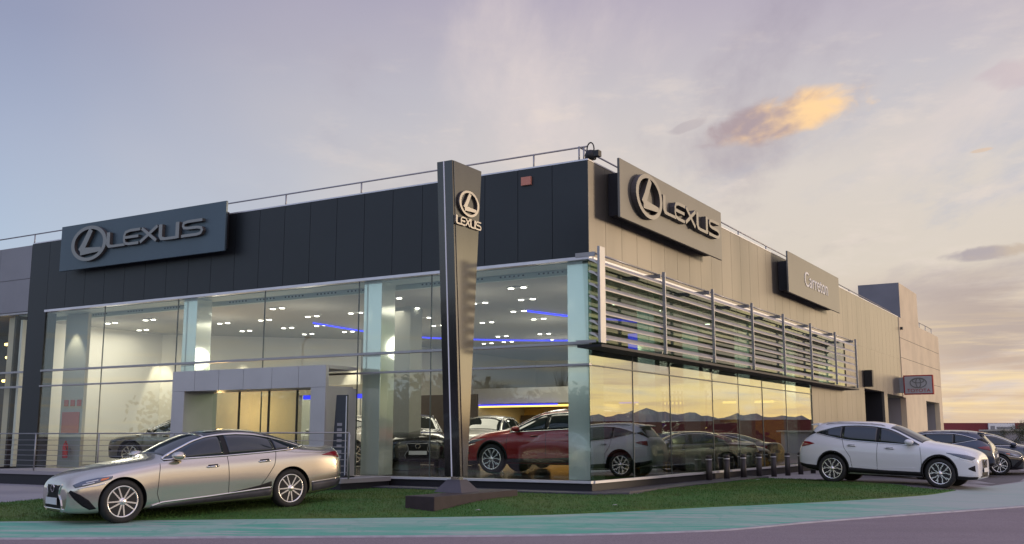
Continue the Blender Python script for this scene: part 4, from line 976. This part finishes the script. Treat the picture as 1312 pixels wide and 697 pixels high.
def make_car(name,label,c,kind,pm,rimstyle,roofmat=None):
    root=thing(name,label,'car')
    me=body_mesh(c); cst=Caster(me,c); me.materials.append(P[pm]); me.materials.append(M['cartrim'])
    cut=[]; Ra=c['R']+(.035 if kind=='sedan' else .045)
    for x in (c['wb0'],c['wb1']):
        for s in (-1,1):
            mb=MB(); y0,y1=(c['w'][5][1]-.32)*s,1.3*s
            mb.lathe([(.001,min(y0,y1)),(Ra,min(y0,y1)),(Ra,max(y0,y1)),(.001,max(y0,y1))],48,'y',(x,0,c['R']+.01))
            bmesh.ops.recalc_face_normals(mb.b,faces=mb.b.faces); m_=bpy.data.meshes.new('c'); mb.b.to_mesh(m_); mb.b.free(); m_.materials.append(M['cartrim']); cut.append(m_)
    me=bool_cut(me,cut); body=bpy.data.objects.new('body',me); COL.objects.link(body); body.parent=root
    for p in me.polygons: p.use_smooth=True
    try:
        bpy.context.view_layer.objects.active=body; body.select_set(True); bpy.ops.object.shade_smooth_by_angle(angle=R(38)); body.select_set(False)
    except Exception: pass
    L=c['L']; top=pchip(c['top']); rail=pchip(c['rail']); wr=pchip(c['wr'])
    sed=kind=='sedan'
    for s in (-1,1):
        n=(0,s,0); Y_=.6*s
        def c3(l): return [(p[0],Y_,p[1]) for p in l]
        # side windows
        if sed:
            bt=[(1.66,.985),(1.95,.992),(2.8,1.005),(3.6,1.03),(4.05,1.055),(4.36,1.09)]
            tp=[(1.66,.992),(1.95,1.125),(2.25,1.255),(2.5,1.325),(2.8,1.352),(3.1,1.355),(3.4,1.335),(3.75,1.275),(4.1,1.185),(4.36,1.098)]
            cuts=[(1.66,2.74,'front_window'),(2.84,3.74,'rear_window'),(3.78,4.36,'quarter_window')]
        else:
            bt=[(1.50,1.075),(2.0,1.095),(2.8,1.13),(3.3,1.155),(3.5,1.18),(3.75,1.225),(4.30,1.32)] if kind=='suv' else [(1.30,1.06),(2.9,1.13),(4.1,1.20),(4.42,1.24)]
            tp=[(1.50,1.10),(1.8,1.255),(2.1,1.405),(2.35,1.495),(2.7,1.545),(3.1,1.560),(3.5,1.54),(3.8,1.485),(4.1,1.40),(4.30,1.335)] if kind=='suv' else [(1.30,1.075),(1.6,1.16),(2.1,1.41),(2.4,1.51),(2.9,1.56),(3.5,1.56),(4.0,1.52),(4.42,1.45)]
            cuts=[(1.50,2.52,'front_window'),(2.60,3.50,'rear_window'),(3.54,4.28,'quarter_window')] if kind=='suv' else [(1.30,2.50,'front_window'),(2.58,3.40,'rear_window'),(3.46,4.42,'quarter_window')]
        ip=lambda l,x: float(np.interp(x,[p[0] for p in l],[p[1] for p in l]))
        # dark pillar band behind all panes
        sub=[bt[0][0]+(bt[-1][0]-bt[0][0])*i/30 for i in range(31)]
        patch(cst,[(x,Y_,ip(bt,x)) for x in sub],[(x,Y_,ip(tp,x)) for x in sub],n,.003,48,6,byx=True).build('window_pillars','cartrim',root)
        for a,b_,nm in cuts:
            xs_=[a+(b_-a)*i/16 for i in range(17)]; ins=.012
            lo=[(x,Y_,ip(bt,x)+ins) for x in xs_]; hi=[(x,Y_,max(ip(tp,x)-ins,ip(bt,x)+ins+.002)) for x in xs_]
            patch(cst,lo,hi,n,.009,20,5,byx=True).build(nm,'carglass',root)
        tp_=[(x,Y_,ip(tp,x)+.004) for x in sub]; bt_=[(x,Y_,ip(bt,x)-.004) for x in sub]
        mb=band(cst,bt_,.017,n,.012,60); band(cst,tp_,.020,n,.012,60,mb=mb)
        if sed: band(cst,[(4.36,Y_,1.094),(4.46,Y_,1.10)],.02,n,.012,4,mb=mb)
        mb.build('window_trim','chrome' if sed else 'chrome',root)
        # door gaps
        mb=MB()
        zb=c['zb']+.10
        for l in ([[(1.56,.93),(1.53,.75),(1.50,.45),(1.56,zb)],[(2.79,1.0),(2.80,.7),(2.80,zb+.01)],[(3.76,1.03),(3.70,.80),(3.55,.60),(3.44,.48),(3.40,zb+.03)]] if sed else [[(1.47,1.03),(1.44,.8),(1.43,zb+.02)],[(2.56,1.12),(2.57,.8),(2.57,zb+.02)],[(3.50,1.17),(3.44,.95),(3.28,.72),(3.22,zb+.04)]]):
            band(cst,[(p[0],Y_,p[1]) for p in l],.010,n,.0025,24).build('door_gap','seam',root)
        # fuel flap on one side, handles
        for hx,hz in (((2.50,.845),(3.50,.885)) if sed else ((2.24,.98),(3.24,1.02))):
            w_here=pchip(c['w'])(hx)
            mb=MB(); q=cst.hit((hx,Y_,hz),n,0); 
            pts=[(hx-.115,q.y+s*.004,hz-.004),(hx-.07,q.y+s*.040,hz),(hx+.07,q.y+s*.042,hz+.006),(hx+.115,q.y+s*.006,hz+.004)]
            for a,b_ in zip(pts,pts[1:]): mb.tube(a,b_,.013,8)
            mb.build('door_handle','chrome' if sed else P[pm],root)
            patch(cst,[(hx-.10,Y_,hz-.028),(hx+.10,Y_,hz-.024)],[(hx-.085,Y_,hz+.022),(hx+.095,Y_,hz+.028)],n,.0015,8,3,back=.005).build('handle_recess','cartrim',root)
        # sill trim
        if sed:
            band(cst,[(1.42,Y_,.255),(1.60,Y_,.30),(2.4,Y_,.335),(3.40,Y_,.395),(3.64,Y_,.41)],.022,n,.014,50).build('sill_trim','chrome',root)
            patch(cst,[(1.36,Y_,.19),(2.4,Y_,.20),(3.62,Y_,.21)],[(1.42,Y_,.24),(2.4,Y_,.315),(3.66,Y_,.395)],n,.004,30,3).build('sill','ledge',root)
            patch(cst,[(2.85,Y_,.37),(3.4,Y_,.415),(3.64,Y_,.43)],[(2.85,Y_,.375),(3.4,Y_,.46),(3.64,Y_,.52)],n,.0025,16,3).build('sill_dark_insert','cartrim',root)  # dark trim wedge rising above the sill toward the rear wheel
            patch(cst,[(4.50,Y_,.23),(4.9,Y_,.27),(5.14,Y_,.33)],[(4.47,Y_,.44),(4.9,Y_,.46),(5.16,Y_,.48)],n,.005,16,4).build('rear_valance','ledge',root)
            band(cst,[(4.47,Y_,.45),(4.9,Y_,.475),(5.14,Y_,.50)],.014,n,.010,16).build('valance_trim','chrome',root)
        else:
            patch(cst,[(1.40,Y_,.25),(3.36,Y_,.25)],[(1.46,Y_,.40),(2.4,Y_,.405),(3.30,Y_,.44)],n,.012,36,3).build('sill_cladding','cartrim',root)
            patch(cst,[(4.22,Y_,.31),(4.6,Y_,.37),(4.82,Y_,.44)],[(4.25,Y_,.46),(4.6,Y_,.48),(4.84,Y_,.52)],n,.010,16,3).build('rear_cladding','cartrim',root)
            for wx in (c['wb0'],c['wb1']):
                cr=c['R']+.01; A_=[];B_=[]
                for k in range(25):
                    a=R(-18+k*(216/24)); r0=Ra+.002; r1=Ra+.048
                    A_.append((wx+r0*math.cos(a),Y_,cr+r0*math.sin(a))); B_.append((wx+r1*math.cos(a),Y_,cr+r1*math.sin(a)))
                patch(cst,A_,B_,n,.012,36,2).build('arch_cladding','cartrim',root)
            band(cst,[(2.9,Y_,1.72)] and [(1.6,Y_,.50),(2.4,Y_,.455),(3.1,Y_,.50),(3.3,Y_,.56)],.012,n,.004,20).build('door_crease',P[pm],root)
        # mirror
        mx,mz=(1.86,1.03) if sed else (1.72,1.13); q=cst.hit((mx,Y_,mz-.03),n,0)
        mb=MB(); mb.grid(lambda u,v:(mx+.02+.10*math.cos(2*PI*u)*math.sin(PI*v)*(1 if math.cos(2*PI*u)>0 else 1.35)+.0, q.y+s*(.13+.115*(-math.cos(PI*v))), mz+.03+.075*math.sin(2*PI*u)*math.sin(PI*v)*(1.)),20,10)
        bmesh.ops.remove_doubles(mb.b,verts=mb.b.verts,dist=.0005); mir=mb.build('mirror',P[pm],root)
        MB().hexa([(mx-.02,q.y-s*.02,mz-.045),(mx+.07,q.y-s*.02,mz-.045),(mx+.07,q.y+s*.10,mz-.015),(mx-.01,q.y+s*.10,mz-.015),(mx-.02,q.y-s*.02,mz-.01),(mx+.07,q.y-s*.02,mz-.01),(mx+.07,q.y+s*.10,mz+.015),(mx-.01,q.y+s*.10,mz+.015)]).build('mirror_foot','cartrim',mir)
        # lamps
        nh=(-.55,s*.85,.15)
        if sed:
            A_=[(.13,s*.70,.615),(.30,s*.78,.635),(.50,s*.84,.675),(.72,s*.88,.725)]; B_=[(.12,s*.62,.655),(.28,s*.70,.715),(.48,s*.80,.755),(.76,s*.88,.775)]
            patch(cst,A_,B_,nh,.004,20,5).build('headlight','headlamp',root)
            patch(cst,[(.52,s*.86,.708),(.60,s*.88,.722),(.66,s*.88,.738)],[(.54,s*.86,.742),(.61,s*.88,.752),(.68,s*.88,.758)],nh,.008,8,3).build('side_reflector','indicator',root)
            band(cst,[(.16,s*.74,.60),(.30,s*.80,.625),(.46,s*.85,.64),(.62,s*.88,.668)],.014,nh,.008,16).build('lamp_line','white_strip' if False else 'chrome',root)
            for dz in (0,.035): band(cst,[(.24+dz*2,s*.76,.655+dz),(.34+dz*2,s*.80,.672+dz),(.42+dz*2,s*.84,.69+dz)],.012,nh,.009,8).build('light_bar','white_strip',root)
            # bumper side intake
            patch(cst,[(.05,s*.62,.555),(.12,s*.70,.44),(.22,s*.78,.33),(.33,s*.83,.262)],[(.07,s*.65,.585),(.19,s*.77,.515),(.32,s*.84,.415),(.43,s*.88,.275)],(-.6,s*.8,0),.004,18,5).build('bumper_intake','grille',root)
            nt=(.45,s*.89,.05)
            patch(cst,[(4.72,s*.9,.925),(4.95,s*.86,.90),(5.12,s*.8,.86)],[(4.74,s*.9,.935),(4.95,s*.86,.975),(5.13,s*.8,.985)],nt,.006,16,5).build('tail_light','tailred',root)
        else:
            A_=[(.18,s*.78,.735),(.42,s*.86,.785),(.78,s*.92,.90)]; B_=[(.10,s*.66,.80),(.36,s*.80,.87),(.80,s*.92,.92)]
            patch(cst,A_,B_,nh,.004,18,5).build('headlight','headlamp',root)
            band(cst,[(.15,s*.77,.70),(.30,s*.84,.73),(.48,s*.9,.78)],.012,nh,.006,12).build('lamp_line','chrome',root)
            patch(cst,[(.10,s*.74,.46),(.17,s*.79,.48),(.26,s*.84,.52)],[(.12,s*.75,.62),(.18,s*.80,.59),(.26,s*.84,.55)],(-.65,s*.76,0),.003,12,4).build('bumper_intake','cartrim',root)
            patch(cst,[(.06,s*.66,.27),(.25,s*.80,.25),(.50,s*.9,.25)],[(.04,s*.66,.335),(.25,s*.80,.33),(.53,s*.9,.345)],(-.5,s*.86,0),.008,14,3).build('bumper_cladding','cartrim',root)
            nt=(.5,s*.86,.05)
            patch(cst,[(4.33,s*.9,1.04),(4.5,s*.88,.99),(4.74,s*.8,.94)],[(4.33,s*.9,1.05),(4.5,s*.88,1.09),(4.72,s*.8,1.10)],nt,.008,16,5).build('tail_light','tailred',root)
            if kind=='suv':
                mb=MB(); rp=[cst.hit((x_,s*.575,1.6),(0,s*.25,1),.022 if 2.5<x_<4.0 else .002) for x_ in (2.42,2.52,2.8,3.1,3.4,3.7,3.95,4.05)]
                for a,b_ in zip(rp,rp[1:]): mb.tube(a,b_,.011,8)
                mb.build('roof_rail','alu',root)
        for x in (c['wb0'],c['wb1']): make_wheel(root,x,s,c['R'],c['tw']-.018 if sed else c['tw']-.022,rimstyle)
    # windscreen, rear glass, roof glass
    def glasspanel(x0,x1,nrm,nm,inset,wf=.93,mm='carglass',off=.005):
        A_=[];B_=[]
        for k in range(13):
            x=x0+(x1-x0)*k/12; X_=c['mp'](x); yy=wr(X_)*wf; A_.append((x,-yy,top(X_)-.0)); B_.append((x,yy,top(X_)))
        patch(cst,A_,B_,nrm,off,16,14).build(nm,mm,root)
    if sed:
        glasspanel(1.70,2.42,(-.42,0,.9),'windscreen',0); glasspanel(3.72,4.52,(.35,0,.93),'rear_screen',0,.9); glasspanel(2.50,3.62,(0,0,1),'roof_glass',0,.90)
    else:
        glasspanel(1.40,2.22,(-.5,0,.86),'windscreen',0); glasspanel(4.46,4.70,(.75,0,.65),'rear_screen',0,.88)
        mb=MB(); MB_=None
        a_,b_=c['mp'](4.30),c['mp'](4.56); za=top(a_); mb.hexa([(a_,-.50,za-.08),(b_,-.50,za-.085),(b_,.50,za-.085),(a_,.50,za-.08),(a_,-.50,za-.012),(b_,-.49,za-.05),(b_,.49,za-.05),(a_,.50,za-.012)]); mb.build('spoiler',P[pm],root,bevel=.01)
        if kind=='suv':
            for s in (-1,1): patch(cst,[(4.28,s*.6,1.315),(4.5,s*.6,1.25),(4.70,s*.6,1.17)],[(4.28,s*.6,1.33),(4.45,s*.6,1.385),(4.72,s*.6,1.19)],(.25,s*.95,.1),.005,10,4).build('rear_side_glass','cartrim',root)
    # grille, plate
    k=.0 if sed else .12
    zg=[(.235+k,.37),(.32+k,.40),(.42+k,.35),(.50+k,.26),(.58+k,.29),(.655+k*1.4,.34)] if sed else [(.34,.34),(.42,.37),(.50,.34),(.58,.27),(.66,.28),(.76,.32)]
    patch(cst,[(0,-w_,z) for z,w_ in zg],[(0,w_,z) for z,w_ in zg],(-1,0,0),.004,14,14).build('grille','grille',root)
    mb=MB()
    for s in (-1,1): band(cst,[(0,s*w_,z) for z,w_ in zg],.028 if sed else .016,(-1,0,0),.012,20,mb=mb)
    band(cst,[(0,-zg[-1][1],zg[-1][0]),(0,zg[-1][1],zg[-1][0])],.022,(-1,0,0),.012,14,mb=mb)
    mb.build('grille_frame','chrome' if sed else 'alu',root)
    zb_e=.60 if sed else .69; q_=cst.hit((0,0,zb_e),(-1,0,0),.012); eo=MB(); ribbon(eo,[(.075*math.cos(R(a)),.055*math.sin(R(a))) for a in range(360,0,-20)],.014,-.012,0,True); e_=eo.build('badge',['chrome','chrome'],root); e_.location=q_; e_.rotation_euler=(0,0,-PI/2)
    zp=.40 if sed else .50
    q=cst.hit((0,0,zp),(-1,0,0),.03); box('number_plate','plate',q.x-.012,q.x,-.26,.26,zp-.055,zp+.055,root)
    q=cst.hit((L,0,.75),(1,0,0),.012); box('number_plate','plate',q.x,q.x+.01,-.26,.26,.70,.81,root)
    band(cst,[(0,-.5,c['bot'][0][1]+.03),(0,.5,c['bot'][0][1]+.03)],.03,(-1,0,0),.008,14).build('bumper_lip','chrome' if sed else 'cartrim',root)
    return root
def place_car(o,c,F,Rr_,side,zf=None,zr=None):
    """put the car so that the two wheels on one side stand on F (front) and R (rear); side=+1 right wheels"""
    F=Vector(F); Q=Vector(Rr_); d=(Q-F).normalized(); rt=Vector((-d.y,d.x)); mid=(F+Q)/2-rt*side*c['tw']
    xm=(c['wb0']+c['wb1'])/2
    zf=g(*F) if zf is None else zf; zr=g(*Q) if zr is None else zr
    wb=c['wb1']-c['wb0']; pitch=math.atan2(zr-zf,wb)
    ex=Vector((d.x*math.cos(pitch),d.y*math.cos(pitch),math.sin(pitch))); ey=Vector((rt.x,rt.y,0)); ez=ex.cross(ey)
    m3=Matrix((ex,ey,ez)).transposed().to_4x4(); o.matrix_world=Matrix.Translation(Vector((mid.x,mid.y,(zf+zr)/2))-ex*xm)@m3
def car_at(o,c,ctr,fwd,z,scale=1.):
    f=Vector(fwd).normalized(); d=-f; rt=Vector((-d.y,d.x)); xm=(c['L']+c['x0'])/2
    m3=Matrix(((d.x,rt.x,0),(d.y,rt.y,0),(0,0,1))).to_4x4(); o.matrix_world=Matrix.Translation(Vector((ctr[0],ctr[1],z))-Vector((d.x,d.y,0))*xm)@m3
def repaint(o,old,new):
    for ch in [o]+list(o.children_recursive):
        if ch.type=='MESH':
            for i,sl in enumerate(ch.material_slots):
                if sl.material==P[old]: sl.link='OBJECT'; sl.material=P[new]
def Ld(x,y): return Vector((x*ca-y*sa,x*sa+y*ca))
sedan=make_car('parked_sedan','pale gold-silver sedan parked on the lawn with its nose to the left',SEDAN,'sedan','silver','multi')
place_car(sedan,SEDAN,(-6.42,17.40),(-4.07,19.48),-1)
suv=make_car('parked_suv','white sport utility car parked beside the bollards facing right',SUV,'suv','white','vee')
place_car(suv,SUV,(11.02,27.0),(8.71,28.6),1)
def clone(src,old,new,name,label):
    o=copy_tree(src); bpy.context.view_layer.update(); repaint(o,old,new); o.name=name
    o['label']=label; return o
FL=FZ
def incar(src,c,old,new,name,label,ctr,fwd): 
    o=clone(src,old,new,name,label); p=Lw(*ctr); car_at(o,c,(p.x,p.y),Ld(*fwd),FL); return o
cars_in=[
 (suv,SUV,'white','red','showroom_suv','deep red sport utility car in the showroom beside the corner column',(-2.95,3.75),(-1,-.08)),
 (suv,SUV,'white','offwhite','showroom_suv','white sport utility car facing out, left of the pylon inside the showroom',(-8.6,9.3),(.28,-.96)),
 (suv,SUV,'white','black','showroom_suv','black car with bright headlights inside, left of the white one near the pylon',(-8.9,5.6),(.62,-.78)),
 (suv,SUV,'white','beige','showroom_suv','bronze silver car behind the leftmost showroom windows',(-17.3,3.9),(-.93,-.36)),
 (suv,SUV,'white','offwhite','showroom_suv','white car seen through the entrance portal doors',(-13.3,7.4),(-1,.02)),
 (sedan,SEDAN,'silver','beige','showroom_sedan','greenish silver sedan behind the side glass nearest the corner',(-2.1,10.2),(.05,1)),
 (suv,SUV,'white','black','showroom_suv','black car further back behind the side glass, past the silver one',(-4.6,9.0),(.1,1)),
 (sedan,SEDAN,'silver','red','showroom_sedan','dark red sedan behind the side glass opposite the bollards',(-2.2,16.0),(.05,1)),
]
for a in cars_in: incar(*a)
nB=Vector((.859,-.513)); bB=Vector((.513,.859))
def out(src,c,old,new,name,label,ctr,fwd,zs=1.):
    o=clone(src,old,new,name,label); car_at(o,c,ctr,fwd,g(*ctr)+.01); o.matrix_world=o.matrix_world@Matrix.Diagonal((1,1,zs,1)); return o
out(suv,SUV,'white','navy','parked_suv','dark blue-grey car with red tail lamps parked behind the nose of the white one',(14.45,36.6),-nB,.93)
out(sedan,SEDAN,'silver','silver','parked_sedan','silver car mostly hidden between the white and the dark blue-grey cars',(12.5,33.9),(.42,-.9))
out(sedan,SEDAN,'silver','navy','parked_sedan','dark blue sedan cut by the right edge of the photo',(17.9,39.3),(.93,-.36))
out(sedan,SEDAN,'silver','black','parked_sedan','black car with bright headlamps low between the two dark blue cars',(15.9,38.3),(.90,-.42))
# cars across the road, seen mirrored in the side glass
for i,(px_,nm,l_,so_,cc,old) in enumerate([((34,30),'red','dark red sedan on the far side of the car park, mirrored in the side glass',sedan,SEDAN,'silver'),((36.5,33.5),'white','white sport utility car across the car park, mirrored in the side glass',suv,SUV,'white'),((40,37.5),'silver','silver sport utility car across the car park, mirrored in the side glass',suv,SUV,'white'),((31,26),'navy','dark blue sedan nearest the road, mirrored in the side glass',sedan,SEDAN,'silver')]):
    o=clone(so_,old,nm,'parked_car',l_); car_at(o,cc,px_,(-.85,.5),-.04)

# ------------------------------------------------------------------ background: buildings, hills, trees, lamp posts
bb=thing('red_warehouse','long low dark red warehouse with a white name board on the horizon','building',(62,122,0),R(-4))
box('upper_wall','redwall',-15,40,0,10,2.0,3.05,bb); box('lower_wall','greywall2',-15,40,.15,10,-.1,2.0,bb); box('name_board','white',-6.0,-3.0,-.25,-.02,1.95,3.0,bb)
mb=MB(); mb.box(-5.8,-5.3,-.27,-.25,2.3,2.7); mb.box(-5.1,-3.3,-.27,-.25,2.35,2.6); mb.build('board_print','annex',bb)
box('canopy','alu_light',-15,-7,-3,0,1.85,1.95,bb); 
b2=thing('red_warehouse','larger dark red warehouse far to the right, seen only mirrored in the side glass','building',(110,112,0),R(-22))
box('wall','redwall',-20,200,0,20,1.2,3.9,b2); box('lower_wall','redwall',-20,200,.15,20,-.1,1.2,b2)
b3=thing('low_shed','pale low shed behind the bushes at the right edge','building',(45,84,0),R(-10)); box('wall','greywall2',-5,14,0,6,-.1,1.9,b3); box('roof','alu',-5.3,14.3,-.3,6.3,1.9,2.05,b3)
# hills
def hills():
    mb=MB(); rng=random.Random(4); n=160; a0,a1=34,88; rad=5200
    ph=[rng.uniform(0,6.28) for _ in range(8)]
    def hgt(a):
        t_=(a-a0)/(a1-a0); b_=132+22*math.sin(a*.36+1.2)+15*math.sin(a*.95+ph[1])+11*math.sin(a*2.3+ph[2])+6*math.sin(a*5.1+ph[3])+3.5*math.sin(a*11+ph[4])
        return .82*max(8,b_)*sm(t_/.08)
    V=[]
    for i in range(n+1):
        a=R(a0+(a1-a0)*i/n); h=hgt(a0+(a1-a0)*i/n); row=[]
        for (dr,k) in ((-1500,0),(-900,.30),(-400,.66),(0,1.),(500,.6),(1500,0)):
            r_=rad+dr+70*math.sin(i*.7+dr); row.append(mb.b.verts.new((r_*math.sin(a),r_*math.cos(a),-5+h*k*(1+.08*math.sin(i*1.9+dr)*(0<k<1)))))
        V.append(row)
    for A_,B_ in zip(V,V[1:]):
        for j in range(5): f=mb.b.faces.new((A_[j],B_[j],B_[j+1],A_[j+1])); f.smooth=False
    tag(mb.build('hills','mountain'),kind='structure')
hills()
def tree(label,x,y,h,seed,group,leafy=True,name='tree',cw=1.):
    rng=random.Random(seed); o=thing(name,label,'tree' if name=='tree' else 'bush',(x,y,g(x,y) if -70<x<28 and y>16 else -.05),0,group)
    mb=MB(); tips=[]
    mb.tube((0,0,-.1),(0,0,h*.45),h*.022,8,h*.014)
    for k in range(9):
        a=rng.uniform(0,6.28); z0=h*rng.uniform(.25,.45); z1=h*rng.uniform(.55,.95); r_=h*rng.uniform(.10,.32)*cw; p=(r_*math.cos(a),r_*math.sin(a),z1); mb.tube((0,0,z0),p,h*.009,5,h*.003); tips.append(p)
        for q in range(3):
            p2=(p[0]+rng.uniform(-.1,.1)*h,p[1]+rng.uniform(-.1,.1)*h,p[2]+rng.uniform(-.03,.1)*h); mb.tube(tuple(c_*.75 for c_ in p),p2,h*.004,4,h*.0015); tips.append(p2)
    mb.build('trunk','bark',o)
    if leafy:
        mb=MB()
        for p in tips:
            for q in range(150):
                c_=Vector(p)+Vector((rng.gauss(0,.07),rng.gauss(0,.07),rng.gauss(0,.06)))*h; u=Vector((rng.uniform(-1,1),rng.uniform(-1,1),rng.uniform(-1,1))).normalized()*.018*h**.5; v=u.orthogonal().normalized()*u.length*.7
                mb.b.faces.new([mb.b.verts.new(c_+u),mb.b.verts.new(c_+v),mb.b.verts.new(c_-u),mb.b.verts.new(c_-v)])
        mb.build('crown','leaf',o,recalc=False)
    return o
t1=tree('leafy roadside tree across the road, mirrored in the front glass',-46,2,5.2,11,'trees across the road')
t2=tree('bare branched tree across the road, mirrored in the front glass',-40,-2,6.5,12,'trees across the road',False)
def belt():
    rng=random.Random(9); mb=MB()
    for i in range(30000):
        u=rng.random(); x=-74+60*u+rng.gauss(0,1.5); y=18-48*u+rng.gauss(0,2.0)-6*math.sin(u*9)
        top_=4.0+1.2*math.sin(u*23)+.8*math.sin(u*61+1)+.5*math.sin(u*140); z=top_*rng.random()**.7
        a_=Vector((rng.uniform(-1,1),rng.uniform(-1,1),rng.uniform(-1,1))).normalized()*.30; b_=a_.orthogonal().normalized()*.26; c_=Vector((x,y,z))
        mb.b.faces.new([mb.b.verts.new(c_+a_),mb.b.verts.new(c_+b_),mb.b.verts.new(c_-a_),mb.b.verts.new(c_-b_)])
    tag(mb.build('tree_belt','leaf',recalc=False),'dark far tree belt across the road, mirrored low in the front glass','trees',None,'stuff')
belt()
k_=0
for (x_,y_,s_) in ((-52,8,.9),(-58,-6,1.1),(-36,-10,.85),(-30,-14,1.),(-62,14,1.2),(-24,-18,.9),(-66,2,1.),(-18,-22,1.1)):
    o=copy_tree(t1); o.location=(x_,y_,-.05); o.scale=(s_,s_,s_); o.rotation_euler=(0,0,k_*1.3); k_+=1
    o['label']=['leafy tree across the road behind the leftmost one','leafy tree across the road between the bare tree and the far left','short leafy tree across the road nearest the camera side','leafy tree across the road next to the short one','tallest leafy tree across the road at the far left end','short leafy tree across the road toward the right end','leafy tree farthest back across the road','leafy tree across the road nearest the right end'][k_-1]
o=copy_tree(t2); o.location=(-33,-6,-.05); o.rotation_euler=(0,0,2); o['label']='second bare branched tree across the road, nearer the camera'
for (x_,y_,s_,l_) in ((29.6,62,.95,'low dark green bush beside the pale shed, nearest the red warehouse'),(31.5,63,1.1,'rounder dark bush at the right edge behind the parked sedan')):
    tree(l_,x_,y_,2.0*s_,int(x_),'bushes at the car park edge',True,'bush',1.3)
o=thing('white_post','white marker post behind the cars at the right edge','post',(24.2,48.6,.0)); MB().lathe([(.11,-.1),(.11,1.05),(.06,1.12),(.001,1.13)],12).build('post','white',o)
def lamp_post(x,y,h,lab,rz):
    o=thing('street_lamp',lab,'street lamp',(x,y,-.05),rz,'street lamps'); MB().tube((0,0,0),(0,0,h),.09,10,.05).build('pole','alu',o)
    mb=MB(); mb.tube((0,0,h),(.9,0,h+.35),.04,8); mb.build('arm','alu',o); MB().box(.8,1.5,-.13,.13,h+.30,h+.42).build('lamp_head','alu',o); return o
lamp_post(-50,14,8,'tall street lamp across the road, mirrored in the left front glass',0); lamp_post(-38,-4,8.5,'street lamp across the road, mirrored in the middle front glass',1.); lamp_post(-22,-20,8.5,'street lamp across the road, mirrored in the front glass by the corner',2)
lamp_post(74,146,7.5,'thin street lamp rising behind the red warehouse at the right',.5)

for (x_,y_,l_) in ((-.62,19.2,'small pale fallen leaf on the lawn edge beside the brown block'),(6.8,29.0,'small pale fallen leaf on the lawn in front of the bollards'),(2.0,20.4,'small pale fallen leaf on the lawn edge right of the pylon')):
    o=MB().poly([(-.06,-.02,0),(0,-.045,.012),(.06,.0,.0),(.01,.045,.018),(-.04,.03,.006)]).build('fallen_leaf','kerb'); o.location=(x_,y_,g(x_,y_)+.06); tag(o,l_,'leaf')
